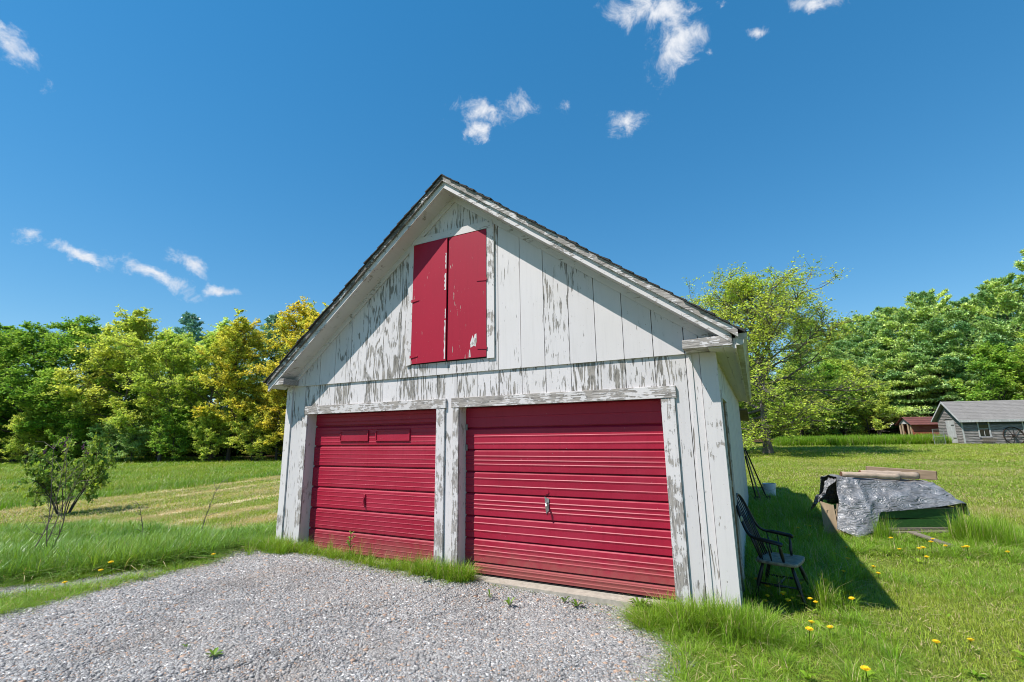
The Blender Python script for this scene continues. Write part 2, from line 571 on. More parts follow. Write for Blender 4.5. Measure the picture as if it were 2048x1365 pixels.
M['grey_wood'] = simple('grey_clapboard', (0.36, 0.335, 0.315), 0.9, 0.55, 5, (0.5, 0.5, 5), col2=(0.10, 0.088, 0.08), bump=0.5)
M['teal'] = simple('stain_and_eave_shade', (0.07, 0.085, 0.085), 0.85, 0.5, 12, (2, 2, 0.6))  # dark stain and the shade below the eave in one colour
M['shed_white'] = simple('old_white_paint', (0.52, 0.52, 0.51), 0.8, 0.35, 8, (2, 2, 0.5))
M['shed_roof'] = simple('grey_shingle_roof', (0.24, 0.225, 0.21), 0.95, 0.25, 5, (0.6, 3, 1), bump=0.4, bump_d=0.01)
M['red_board'] = simple('rusty_red_boards', (0.46, 0.17, 0.08), 0.9, 0.5, 3, (0.6, 0.6, 4), col2=(0.30, 0.05, 0.04), bump=0.4)
M['red_roof'] = simple('rust_red_roof', (0.19, 0.065, 0.052), 0.9, 0.5, 3, (0.5, 4, 4), bump=0.5, col2=(0.10, 0.045, 0.04))
M['rust'] = simple('rusty_iron', (0.055, 0.035, 0.026), 0.85, 0.5, 14, metallic=0.3)
M['glass'] = simple('dark_window_glass', (0.015, 0.017, 0.018), 0.06, 0.2, 2, bump=0.02, spec=0.6)
M['curtain'] = simple('drab_blind', (0.12, 0.10, 0.045), 0.9, 0.2, 4)
M['wire'] = simple('galvanised_wire', (0.42, 0.43, 0.43), 0.45, 0.2, 20, metallic=0.7)
M['slate'] = simple('blue_grey_slate', (0.16, 0.185, 0.20), 0.6, 0.45, 14, bump=0.8)
M['stem'] = foliage('stem_green', (0.13, 0.20, 0.04), (0.10, 0.16, 0.03), 0.2)
M['dandelion'] = simple('dandelion_yellow', (0.85, 0.56, 0.008), 0.8, 0.15, 120, bump=0.5)
M['lilac_flower'] = simple('purple_bloom', (0.20, 0.06, 0.16), 0.8, 0.4, 60)
M['weed_leaf'] = foliage('weed_leaf', (0.12, 0.22, 0.025), (0.16, 0.26, 0.04), 0.4, 0.3)

# tree leaves
M['lf_green'] = foliage('leaves_green', (0.185, 0.375, 0.055), (0.340, 0.500, 0.085))
M['lf_lime'] = foliage('leaves_lime', (0.390, 0.545, 0.105), (0.580, 0.660, 0.150))
M['lf_yellow'] = foliage('leaves_yellow_green', (0.480, 0.590, 0.120), (0.680, 0.700, 0.165))
M['lf_gold'] = foliage('leaves_golden', (0.470, 0.550, 0.090), (0.750, 0.640, 0.110))
M['lf_pale'] = foliage('leaves_pale', (0.456, 0.672, 0.204), (0.648, 0.780, 0.276))
M['lf_dark'] = foliage('leaves_dark', (0.122, 0.253, 0.066), (0.277, 0.407, 0.091))
M['lf_shrub'] = foliage('leaves_grey_green', (0.264, 0.444, 0.156), (0.480, 0.624, 0.276))
M['lf_maple'] = foliage('leaves_new_maple', (0.430, 0.590, 0.080), (0.600, 0.660, 0.110), 0.5, 0.3)
M['needle'] = foliage('pine_needles', (0.239, 0.443, 0.199), (0.659, 0.780, 0.256), 0.3, 0.1)
M['needle_blue'] = foliage('blue_pine_needles', (0.152, 0.347, 0.305), (0.283, 0.511, 0.335), 0.25, 0.35)
M['lf_lilac'] = foliage('leaves_lilac', (0.110, 0.235, 0.040), (0.370, 0.470, 0.065), 0.4, 0.3)

# grass
M['lawn'] = grass_mat('lawn_blades', (0.215, 0.360, 0.036), (0.370, 0.430, 0.066), dryness=0.07)
M['field'] = grass_mat('field_blades', (0.150, 0.300, 0.028), (0.270, 0.350, 0.042), dryness=0.04)
M['tall'] = grass_mat('tall_blades', (0.125, 0.265, 0.036), (0.270, 0.410, 0.070), dryness=0.03, gloss=0.05)
M['lush'] = grass_mat('lush_blades', (0.160, 0.320, 0.026), (0.280, 0.410, 0.040), dryness=0.07, gloss=0.05)


def ground_material():
    m, t = new_mat('ground')
    pos = t.n('ShaderNodeNewGeometry').outputs['Position']
    s = t.n('ShaderNodeSeparateXYZ', {0: pos})
    x, y = s.outputs[0], s.outputs[1]
    n1 = t.noise(pos, 0.35, 5.0, 0.6)
    n2 = t.noise(pos, 3.0, 5.0, 0.65)
    n3 = t.noise(pos, 28.0, 4.0, 0.7)
    lawn = t.mix(t.step(n1, 0.35, 0.68), (0.150, 0.225, 0.026), (0.240, 0.265, 0.048))
    lawn = t.mix(t.math('MULTIPLY', t.step(n2, 0.45, 0.75), 0.5), lawn, (0.27, 0.24, 0.07))
    n4 = t.noise(pos, 60.0, 3.0, 0.7)
    lawn = t.mix(t.step(n4, 0.42, 0.62), tuple(v * 0.35 for v in (0.15, 0.21, 0.03)), lawn)
    # dry clippings left by the mower, in rows on the strip left of the garage
    sc = t.math('ADD', t.math('MULTIPLY', x, 0.965), t.math('MULTIPLY', y, 0.262))
    row = t.math('SINE', t.math('ADD', t.math('MULTIPLY', sc, 3.6), t.math('MULTIPLY', n1, 2.4)))
    row = t.step(t.math('ADD', row, t.math('MULTIPLY', t.math('SUBTRACT', n2, 0.5), 2.4)), 0.35, 1.0)
    left = t.math('MULTIPLY', t.math('SUBTRACT', 1.0, t.step(x, -10.0, -8.5)), t.step(y, -1.0, 2.0))
    lawn = t.mix(t.math('MULTIPLY', t.math('MULTIPLY', row, left), 0.95), lawn, (0.56, 0.45, 0.26))
    # dry patches on the right lawn
    dp = t.step(t.noise(t.scale(pos, (0.35, 0.8, 1)), 1.0, 5.0, 0.7), 0.52, 0.68)
    right = t.math('MULTIPLY', t.step(x, 2.0, 5.0), t.step(y, 7.0, 11.0))
    lawn = t.mix(t.math('MULTIPLY', t.math('MULTIPLY', dp, right), 0.65), lawn, (0.36, 0.27, 0.13))
    # unmown field far left
    fe = t.math('ADD', t.math('MULTIPLY', x, 0.965), t.math('MULTIPLY', y, 0.262))
    fld = t.math('SUBTRACT', 1.0, t.step(fe, -18.1, -17.5))
    field = t.mix(t.step(n1, 0.35, 0.65), (0.080, 0.150, 0.018), (0.150, 0.190, 0.026))
    col = t.mix(fld, lawn, field)
    # woodland floor
    wood_r = t.math('MULTIPLY', t.step(x, -10.0, -2.0), t.step(y, 43.0, 47.0))
    wl = t.step(t.math('SUBTRACT', t.math('MULTIPLY', y, 1.0), t.math('MULTIPLY', x, 0.10)), 23.6, 26.5)
    wl2 = t.math('SUBTRACT', 1.0, t.step(x, -61.0, -57.0))
    wood_l = t.math('MULTIPLY', t.math('MAXIMUM', wl, wl2), t.math('SUBTRACT', 1.0, t.step(x, -24.0, -12.0)))
    col = t.mix(t.math('MAXIMUM', wood_r, wood_l), col, t.mix(n2, (0.05, 0.035, 0.02), (0.12, 0.075, 0.04)))
    col = t.mix(1.0, col, t.math('ADD', 0.70, t.math('MULTIPLY', n3, 0.6)), 'MULTIPLY')
    return finish(m, t, col, 0.95, n3, 0.03, 0.7, spec=0.1)


def gravel_material():
    m, t = new_mat('gravel_bed')
    pos = t.n('ShaderNodeNewGeometry').outputs['Position']
    v = t.n('ShaderNodeTexVoronoi', {'Vector': pos, 'Scale': 62.0, 'Randomness': 1.0})
    v2 = t.n('ShaderNodeTexVoronoi', {'Vector': pos, 'Scale': 130.0, 'Randomness': 1.0})
    g = t.n('ShaderNodeSeparateColor', {0: v.outputs['Color']})
    col = t.mix(g.outputs[0], (0.15, 0.148, 0.146), (0.42, 0.41, 0.395))
    col = t.mix(t.step(g.outputs[1], 0.9, 0.93), col, (0.34, 0.22, 0.14))
    col = t.mix(t.step(v.outputs['Distance'], 0.35, 0.75), col, (0.07, 0.066, 0.06))
    n = t.noise(pos, 1.3, 4.0, 0.6)
    col = t.mix(t.math('MULTIPLY', t.step(n, 0.6, 0.75), 0.5), col, (0.22, 0.165, 0.115))
    h = t.math('SUBTRACT', 1.0, v.outputs['Distance'])
    h = t.math('ADD', h, t.math('MULTIPLY', t.math('SUBTRACT', 1.0, v2.outputs['Distance']), 0.4))
    return finish(m, t, col, 0.9, h, 0.012, 0.9, spec=0.25)


def stone_material():
    m, t = new_mat('crushed_stone')
    sh = t.n('ShaderNodeAttribute', attribute_name='shade').outputs['Fac']
    tc = t.n('ShaderNodeTexCoord')
    n = t.noise(tc.outputs['Object'], 90.0, 3.0, 0.6)
    col = t.mix(sh, (0.16, 0.157, 0.152), (0.43, 0.418, 0.40))
    k = t.math('FRACT', t.math('MULTIPLY', sh, 53.0))
    col = t.mix(t.step(k, 0.87, 0.89), col, (0.45, 0.31, 0.22))
    col = t.mix(t.step(k, 0.965, 0.97), col, (0.62, 0.60, 0.57))
    col = t.mix(1.0, col, t.math('ADD', 0.8, t.math('MULTIPLY', n, 0.4)), 'MULTIPLY')
    pos = t.n('ShaderNodeNewGeometry').outputs['Position']
    dust = t.step(t.noise(pos, 0.9, 5.0, 0.6), 0.48, 0.70)
    col = t.mix(t.math('MULTIPLY', dust, 0.35), col, (0.26, 0.22, 0.18))
    damp = t.step(t.noise(t.scale(pos, (0.5, 1.6, 1)), 1.0, 4.0, 0.6), 0.52, 0.66)
    col = t.mix(t.math('MULTIPLY', damp, 0.30), col, (0.16, 0.155, 0.15))
    return finish(m, t, col, 0.75, None, spec=0.3)


def tarp_material():
    m, t = new_mat('silver_tarp')
    tc = t.n('ShaderNodeTexCoord')
    co = tc.outputs['Object']
    w = t.noise(t.scale(co, (4, 4, 8)), 1.3, 4.0, 0.55, 0.6)
    r = t.n('ShaderNodeTexNoise', {'Vector': t.scale(co, (2.6, 2.6, 8)), 'Scale': 1.5, 'Detail': 3.0, 'Roughness': 0.5, 'Distortion': 1.2})
    ridge = t.math('ABSOLUTE', t.math('SUBTRACT', r.outputs[0], 0.5))
    h = t.math('ADD', t.math('MULTIPLY', ridge, -3.0), t.math('MULTIPLY', w, 0.5))
    n = t.noise(co, 5.0, 4.0, 0.6)
    col = t.mix(t.step(n, 0.35, 0.7), (0.16, 0.16, 0.163), (0.29, 0.29, 0.295))
    weave = t.n('ShaderNodeTexChecker', {'Vector': co, 'Scale': 300.0})
    col = t.mix(t.math('MULTIPLY', weave.outputs['Fac'], 0.12), col, (0.1, 0.1, 0.1))
    return finish(m, t, col, 0.42, h, 0.045, 0.9, metallic=0.28, spec=0.6)


M['ground'] = ground_material()
M['gravel'] = gravel_material()
M['stone'] = stone_material()
M['tarp'] = tarp_material()
# ------------------------------------------------------------------ ground sheet
def build_ground():
    def axis(lo, hi, near_lo, near_hi, fine, grow=1.16):
        a = list(np.arange(near_lo, near_hi + 1e-6, fine))
        s = fine
        while a[-1] < hi:
            s *= grow
            a.append(min(a[-1] + s, hi))
        s = fine
        while a[0] > lo:
            s *= grow
            a.insert(0, max(a[0] - s, lo))
        return np.array(a)
    xs = axis(-700, 700, -13, 7, 0.25)
    ys = axis(-300, 900, -8, 14, 0.25)
    X, Y = np.meshgrid(xs, ys)
    Z = zg(X, Y)
    rng = np.random.default_rng(3)
    Z = Z + rng.normal(0, 0.006, Z.shape) * (np.hypot(X, Y) < 30)
    inside = (X > -6.75) & (X < 0.05) & (Y > -0.3) & (Y < 9.0)
    Z = np.where(inside, np.minimum(Z, -0.06), Z)
    V = np.stack([X.ravel(), Y.ravel(), Z.ravel()], 1)
    nx, ny = len(xs), len(ys)
    i = (np.arange(ny - 1)[:, None] * nx + np.arange(nx - 1)[None, :]).ravel()
    Q = np.stack([i, i + 1, i + nx + 1, i + nx], 1)
    o = link_mesh('ground', np_mesh('ground', V, Q, smooth=True), M['ground'])
    o['kind'] = 'structure'


build_ground()

GRAVEL = np.array([(-7.15, .02), (-6.4, -.20), (-5.7, -.24), (-4.9, -.30), (-4.1, -.28), (-3.4, -.30), (-3.0, -.14), (-2.0, -.10), (-.95, -.09), (-.70, -.35), (-.55, -.8), (-.53, -1.3),
                   (-.35, -1.75), (-.25, -2.6), (0.1, -3.5), (.4, -6), (0, -11), (-9.5, -11), (-8.2, -6), (-6.9, -3.9), (-6.45, -3.1), (-6.42, -2.7), (-6.55, -2.1), (-6.50, -1.2), (-6.85, -.55)])
TRACK = np.array([(-8.4, -4.2), (-7.75, -3.0), (-7.45, -2.55), (-6.95, -1.75), (-6.75, -1.65), (-6.75, -1.95), (-7.2, -2.85), (-7.6, -4.2)])


def in_poly(P, x, y):
    x = np.asarray(x, dtype=float)
    y = np.asarray(y, dtype=float)
    r = np.zeros(x.shape, bool)
    n = len(P)
    j = n - 1
    for i in range(n):
        xi, yi = P[i]
        xj, yj = P[j]
        c = ((yi > y) != (yj > y)) & (x < (xj - xi) * (y - yi) / (yj - yi + 1e-12) + xi)
        r ^= c
        j = i
    return r


def wob(x, y, f=1.0):
    return .5 * np.sin(5.1 * x * f + 1.3 * np.sin(3.7 * y * f)) + .5 * np.sin(6.3 * y * f + 1.7 * np.sin(4.1 * x * f))


def is_gravel(x, y):
    ox = .05 * wob(x, y) + .03 * wob(x * 3, y * 3)
    oy = .05 * wob(y + 3, x - 2)
    return in_poly(GRAVEL, x + ox, y + oy) | in_poly(TRACK, x + ox, y + oy)


def build_gravel_sheet():
    st = 0.06
    xs = np.arange(-9.6, 0.6, st)
    ys = np.arange(-7.5, 0.2, st)
    X, Y = np.meshgrid(xs, ys)
    ok = is_gravel(X[:-1, :-1] + st / 2, Y[:-1, :-1] + st / 2)
    Z = zg(X, Y) + 0.016 + 0.008 * wob(X * .6, Y * .6)
    nx = len(xs)
    i = (np.arange(len(ys) - 1)[:, None] * nx + np.arange(nx - 1)[None, :])[ok].ravel()
    Q = np.stack([i, i + 1, i + nx + 1, i + nx], 1)
    used, inv = np.unique(Q, return_inverse=True)
    V = np.stack([X.ravel(), Y.ravel(), Z.ravel()], 1)[used]
    o = link_mesh('gravel_driveway', np_mesh('gravel_driveway', V, inv.reshape(-1, 4), smooth=True), M['gravel'])
    o['kind'] = 'structure'


build_gravel_sheet()

# ------------------------------------------------------------------ the garage
W, L = 6.657, 8.88
XC = -3.329
ZA = 5.443
SR, SL = 0.746, 0.797
OH = 0.31
XR, XL = 0.26, -6.77
rnd = random.Random(11)

garage = thing('garage', 'white board garage with peeling paint and two red overhead doors', 'garage', (0, 0, 0))


def zt(x):
    return ZA - (SR * (x - XC) if x >= XC else SL * (XC - x))


D1 = (-6.150, -3.595)
D2 = (-3.228, -0.580)
H1 = (-6.215, -3.435)
H2 = (-3.344, -0.412)
ZB = 2.605   # seam between lower and upper siding
ZH = 2.255   # top of the door headers

MB().box(-W, 0.0, -0.035, L, -0.4, -0.002).build('slab', M['concrete'], garage)


def wall_core():
    b = MB()
    ZTOP = zt(-W) - .2
    pts = [(-W, -.1), (D1[0] - .02, -.1), (D1[0] - .02, 2.15), (D1[1] + .02, 2.15), (D1[1] + .02, -.1), (D2[0] - .02, -.1), (D2[0] - .02, 2.15),
           (D2[1] + .02, 2.15), (D2[1] + .02, -.1), (0, -.1), (0, zt(0) - .2), (XC, ZA - .2), (-W, ZTOP)]
    b.prism([(x, 0.035, z) for x, z in pts], (0, 0.09, 0))
    return b.build('front_wall', M['dark'], garage)


front = wall_core()
back_pts = [(-W, L - .1, -.1), (0, L - .1, -.1), (0, L - .1, zt(0) - .2), (XC, L - .1, ZA - .2), (-W, L - .1, zt(-W) - .2)]
MB().prism(back_pts, (0, .1, 0)).build('back_wall', M['white'], garage, wear=0.25)
MB().prism([(-W, .13, -.1), (-W, L - .11, -.1), (-W, L - .11, zt(-W) - .2), (-W, .13, zt(-W) - .2)], (.1, 0, 0)).build('left_wall', M['white'], garage, wear=0.25)
right = MB().prism([(-.13, .13, -.1), (-.13, L - .11, -.1), (-.13, L - .11, 2.62), (-.13, .13, 2.62)], (.09, 0, 0)).build('right_wall', M['dark'], garage)

grooves = [-.29 - .3315 * k for k in range(0, 19)]
GAP = 0.0075


def front_boards():
    xs = [-.145] + grooves + [-W + .11]
    xs = [x for x in xs if x >= -W + .11]
    for a, b in zip(xs[:-1], xs[1:]):
        x1, x0 = a - GAP / 2, b + GAP / 2
        if x1 - x0 < .03:
            continue
        # lower course, split by the two doors
        segs = []
        cuts = sorted(set([x0, x1] + [c for c in (H1[0] - .03, H1[1] - .02, H2[0] + .02, H2[1] - .02) if x0 < c < x1]))
        for c0, c1 in zip(cuts[:-1], cuts[1:]):
            mid = (c0 + c1) / 2
            over = H1[0] - .03 < mid < H1[1] or H2[0] < mid < H2[1]
            if c1 - c0 < .012:
                continue
            segs.append((c0, c1, ZH - .06 if over else -.08))
        for c0, c1, z0 in segs:
            yj = rnd.uniform(-.0015, .0015)
            over = z0 > 0
            mid = (c0 + c1) / 2
            if over:
                wr = rnd.uniform(.56, .74) if mid > -2.9 else rnd.uniform(.48, .74)
                if mid < -5.4:
                    wr = rnd.uniform(.66, .78)
            else:
                wr = 0.46 if mid < -5 else .40
            MB().box(c0, c1, yj, .034, z0, ZB + .005).build('siding_board', M['white'], front, wear=wr)
        # upper course, cut by the roof slope
        yj = -.024 + rnd.uniform(-.0015, .0015)
        top = [(x1, yj, zt(x1) - .17)]
        if x0 < XC < x1:
            top.append((XC, yj, ZA - .17))
        top.append((x0, yj, zt(x0) - .17))
        if min(p[2] for p in top) < ZB + .02:
            top = [(p[0], p[1], max(p[2], ZB + .03)) for p in top]
        mid = (x0 + x1) / 2
        if mid < -4.0:
            wr = {0: .70, 1: .74, 2: .66, 3: .56, 4: .44}.get(int((-4.0 - mid) / .33), .36)
        elif mid < -2.7:
            wr = .5
        else:
            wr = .56 if -2.02 < mid < -1.7 else rnd.uniform(.20, .34)
        MB().prism([(x0, yj, ZB - .012), (x1, yj, ZB - .012)] + top, (0, .055, 0)).build('siding_board', M['white'], front, wear=wr)


front_boards()
for xa, xb in ((-.1415, -.001), (-W + .001, -W + .1065)):
    MB().prism([(xa, -.024, 2.60), (xb, -.024, 2.60), (xb, -.024, zt(xb) - .17), (xa, -.024, zt(xa) - .17)], (0, .055, 0)).build('siding_board', M['white'], front, wear=.3)
# corner boards
MB().prism([(-.143, -.022, -.09), (.022, -.022, -.09), (.022, -.022, 2.583), (-.143, -.022, 2.597)], (0, .04, 0)).build('corner_board', M['trim'], garage, wear=.32)
MB().box(-.012, .0222, .019, .105, -.09, 2.583).build('corner_board', M['trim'], garage, wear=.35)
MB().prism([(-W - .022, -.022, -.05), (-W + .108, -.022, -.05), (-W + .108, -.022, 2.60), (-W - .022, -.022, 2.60)], (0, .04, 0)).build('corner_board', M['trim'], garage, wear=.45)
MB().box(-W - .022, -W - .001, .019, .12, -.05, 2.60).build('corner_board', M['trim'], garage, wear=.5)
# one narrow batten nailed along the right-hand corner
MB().box(-.262, -.225, -.013, -.002, -.05, 2.58).build('batten', M['trim'], garage, wear=.3)


def door_trim(D, H):
    MB().box(H[0], H[1], -.034, .0005, 2.122, ZH).build('header_board', M['trim_x'], garage, bevel=.003, wear=.76)
    MB().box(D[0] - (.118 if D is D1 else .094), D[0], -.027, .0006, -.08, 2.121).build('casing_board', M['trim'], garage, bevel=.003, wear=.60 if D is D1 else .70)
    MB().box(D[1], H[1] - .022, -.027, .0006, -.08, 2.121).build('casing_board', M['trim'], garage, bevel=.003, wear=.70)
    MB().box(D[0] - .022, D[0] + .0, .001, .215, -.02, 2.149).build('jamb', M['trim'], garage, wear=.36)
    MB().box(D[1] - .0, D[1] + .022, .001, .215, -.02, 2.149).build('jamb', M['trim'], garage, wear=.36)
    MB().box(D[0] - .022, D[1] + .022, .001, .215, 2.135, 2.155).build('head_jamb', M['trim_x'], garage, wear=.3)


door_trim(D1, H1)
door_trim(D2, H2)


def panel_mesh(x0, x1, z0, z1, ribs, rib_h, rib_d, y=.16, gap=.016):
    """one section of an overhead door, profile swept across its width"""
    h = z1 - z0
    pr = [(y + .035, z1 - .001), (y + .020, z1 - .001), (y, z1 - .021)]
    for r in sorted(ribs, reverse=True):
        z = z0 + r * h
        pr += [(y, z + rib_h), (y - rib_d, z), (y - rib_d * .6, z - rib_h * 1.0), (y, z - rib_h * 2.6)]
    pr += [(y, z0 + gap), (y + .026, z0 + gap * .8), (y + .030, z0 + .001), (y + .035, z0 + .001)]
    n = len(pr)
    V = [(x0, a, b) for a, b in pr] + [(x1, a, b) for a, b in pr]
    F = [(i, i + 1, i + 1 + n, i + n) for i in range(n - 1)]
    F += [(n - 1, 0, n, 2 * n - 1), tuple(reversed(range(n))), tuple(range(n, 2 * n))]
    b = MB()
    b.poly(V, F)
    return b


def overhead_door(D, zs, ribs_of, label):
    door = MB().box(D[0] + .004, D[1] - .004, .1955, .215, .004, 2.13).build('garage_door', M['red_door'], garage)
    door['label'] = label
    for i, (zb, ztp) in enumerate(zip(zs[1:], zs[:-1])):
        ribs, rh, rd = ribs_of(i)
        b = panel_mesh(D[0] + .005, D[1] - .005, zb, ztp, ribs, rh, rd, gap=.024 if D is D1 else .015)
        if i == 0:
            b.build('door_panel', M['red_door'], door)
        else:
            b.build('door_panel', M['red_door'], door)
    MB().box(D[0] + .006, D[1] - .006, .166, .1948, .001, .012).build('bottom_seal', M['dark'], door)
    return door


door1 = overhead_door(D1, [2.132, 1.922, 1.612, 1.296, .975, .660, .348, .035], lambda i: ((.22, .42, .62, .82) if i else (.35, .7), .0055, .0038), 'left red overhead door with two raised rectangles')
door2 = overhead_door(D2, [2.132, 1.846, 1.560, 1.276, 1.000, .715, .440, .150, .012],
                      lambda i: (((.36, .70) if i % 2 else (.34, .52, .71)) if i > 1 else ((.30, .62) if i == 1 else (.5,)), .0085 if i else .004, .0065 if i else .003), 'wider red overhead door with a silver handle')
# raised rectangles on the left door's second panel
for px0, px1 in ((-5.575, -4.985), (-4.835, -4.185)):
    b = MB()
    z0, z1 = 1.690, 1.850
    for (a0, a1, c0, c1) in ((px0, px1, z1 - .014, z1), (px0, px1, z0, z0 + .014), (px0, px0 + .014, z0 + .0141, z1 - .0141), (px1 - .014, px1, z0 + .0141, z1 - .0141)):
        b.box(a0, a1, .140, .1595, c0, c1)
    b.box(px0 + .0141, px1 - .0141, .1515, .1596, z0 + .0141, z1 - .0141)
    b.build('raised_rectangle', M['red_door'], door1)
# handles
hb = MB().box(-5.02, -4.985, .140, .1585, .75, .91)
hb.bar((-5.003, .132, .87), (-5.003, .118, .765), .018, .012)
hb.build('handle', M['red_door'], door1, bevel=.003)
hb = MB()
hb.prism([(-2.075, .148, 1.00), (-2.015, .148, .975), (-2.025, .148, .84), (-2.06, .148, .80)], (0, .011, 0))
hb.tube([(-2.045, .15, .93), (-2.042, .110, .925), (-2.032, .095, .90), (-2.03, .095, .83)], [.012, .012, .013, .009], 8)
hb.build('handle', M['steel'], door2, smooth=False)
MB().tube([(-2.045, .150, 1.055), (-2.045, .1585, 1.055)], .026, 14).build('lock_disc', M['red_door'], door2)
for zz in (1.87, 1.60):
    MB().box(-3.220, -3.192, .145, .159, zz - .05, zz + .03).build('track_bracket', M['steel'], door2)


# loft doors in the gable
def loft():
    LX0, LX1, LZ0, LZ1 = -4.045, -2.775, 2.775, 4.60
    XM = -3.415
    ld = MB().box(LX0 - .02, LX1 + .02, -.034, -.0255, LZ0 - .01, LZ1 + .02).build('loft_opening', M['dark'], garage)
    yj = -.0255
    MB().prism([(LX0 - .09, -.05, LZ0 - .02), (LX0 - .002, -.05, LZ0 - .005), (LX0 - .002, -.05, LZ1 + .01), (LX0 - .09, -.05, LZ1 - .02)], (0, .024, 0)).build('casing_board', M['trim'], ld, wear=.5)
    MB().prism([(LX1 + .002, -.05, LZ0 - .02), (LX1 + .115, -.05, LZ0 - .02), (LX1 + .115, -.05, LZ1 + .07), (LX1 + .002, -.05, LZ1 + .01)], (0, .024, 0)).build('casing_board', M['trim'], ld, wear=.52)
    MB().prism([(LX0 - .05, -.056, LZ1 + .011), (LX1 + .10, -.056, LZ1 + .011), (LX1 + .09, -.056, LZ1 + .125), (LX0 + .02, -.056, LZ1 + .11)], (0, .03, 0)).build('header_board', M['trim_x'], ld, wear=.3)
    # left leaf stands slightly open, its free edge proud of the right one
    a = math.radians(2.2)
    b = MB()
    w = XM - LX0 - .004
    p = []
    for s in (0, w):
        for yy in (0, .022):
            p.append((LX0 + .002 + s * math.cos(a), -.057 + yy - s * math.sin(a)))
    b.prism([(p[0][0], p[0][1], LZ0), (p[2][0], p[2][1], LZ0), (p[3][0], p[3][1], LZ0), (p[1][0], p[1][1], LZ0)], (0, 0, LZ1 - LZ0))
    lf = b.build('loft_door_leaf', M['red_wood'], ld, wear=.20)
    rl = MB().box(XM + .012, LX1 - .002, -.058, -.0355, LZ0 + .004, LZ1 - .002).build('loft_door_leaf', M['red_wood'], ld, wear=.22)
    # flaked strips along the meeting edge and the lower corner
    def flake(pts, y, name='flaked_patch'):
        MB().prism([(x, y, z) for x, z in pts], (0, .0012, 0)).build(name, M['trim'], ld, wear=.35)
    for z0, z1, wd in ((4.12, 4.36, .022), (3.80, 4.05, .034), (2.80, 3.35, .026), (3.38, 3.52, .016)):
        n = 9
        lft, rgt = [], []
        for i in range(n + 1):
            z = z0 + (z1 - z0) * i / n
            e = XM - .008
            lft.append((e - wd * (0.35 + .65 * abs(math.sin(i * 1.9 + z0 * 7))), z))
            rgt.append((e, z))
        s = (XM - .008 - LX0) * math.sin(a)
        flake(lft + rgt[::-1], -.0592 - s, 'flaked_patch')
    flake([(-3.03, 2.98), (-2.99, 3.09), (-2.975, 3.04), (-2.955, 3.10), (-2.93, 3.11), (-2.925, 3.0), (-2.94, 2.93), (-2.97, 2.945), (-3.02, 2.92)], -.0593)
    flake([(-3.05, 2.79), (-3.045, 2.88), (-3.03, 2.90), (-3.02, 2.79)], -.0593)
    # strap hinges, painted over
    for (x0, x1, z, parent) in ((LX1 - .14, LX1 + .01, 2.90, rl), (LX1 - .15, LX1 + .01, 3.86, rl), (LX0 - .01, LX0 + .13, 2.88, lf), (LX0 - .01, LX0 + .13, 3.72, lf)):
        hgt = .022
        if parent is rl:
            pts = [(x0, -.066, z - hgt * .3), (x1, -.066, z - hgt), (x1, -.066, z + hgt), (x0, -.066, z + hgt * .3)]
        else:
            pts = [(x0, -.0695, z - hgt), (x1, -.0695, z - hgt * .3), (x1, -.0695, z + hgt * .3), (x0, -.0695, z + hgt)]
        MB().prism(pts, (0, .0075, 0)).build('strap_hinge', M['red_wood'], parent, wear=0.0)
    return ld


loft()


# ---- roof
def slope_bar(x0, x1, dt, db, y0, y1):
    """bar that follows the roof slope between x0 and x1, dt..db below the roof line"""
    return MB().prism([(x0, y0, zt(x0) - db), (x1, y0, zt(x1) - db), (x1, y0, zt(x1) - dt), (x0, y0, zt(x0) - dt)], (0, y1 - y0, 0))


roof = MB().prism([(XL + .01, -OH, zt(XL) - .09), (XC, -OH, ZA - .09), (XR - .01, -OH, zt(XR) - .09), (XR - .01, -OH, zt(XR) - .022), (XC, -OH, ZA - .022), (XL + .01, -OH, zt(XL) - .022)],
                  (0, L + OH + .25, 0)).build('roof', M['sheath'], garage)
for side, (xa, xb) in (('r', (XC, XR)), ('l', (XL, XC))):
    n = len(np.arange(0, 1, 1))
    cut = [xa, xa + (xb - xa) * (.36 if side == 'r' else .55), xb]
    for j in range(2):
        g = .0015
        jj = .004 * j
        slope_bar(cut[j] + g, cut[j + 1] - g, .020, .100, -OH - .045 - jj, -OH - .001).build('rake_board', M['trim_x' if side == 'r' else 'trim_dark'], garage, wear=.86 if side == 'r' else 1.02)
    slope_bar(xa + .001, xb - (.07 if side == 'r' else -.0) - .001, .092, .195, -OH - .012, -OH + .020).build('rake_board', M['trim_x'], garage, wear=.55)
    slope_bar(xa + .001 + (.05 if side == 'l' else 0), xb - .001 - (.05 if side == 'r' else 0), .172, .188, -OH + .021, -.0245).build('soffit', M['trim_y'], garage, wear=.34)
    slope_bar(max(xa, -W + .03) + .001, min(xb, -.03) - .001, .189, .285, -.046, -.0265).build('frieze_board', M['trim_x'], garage, wear=.40)
slope_bar(XL + .001, XC - .001, .092, .185, L + .2, L + .225).build('rake_board', M['trim_x'], garage, wear=.5)
slope_bar(XC + .001, XR - .001, .092, .185, L + .2, L + .225).build('rake_board', M['trim_x'], garage, wear=.5)


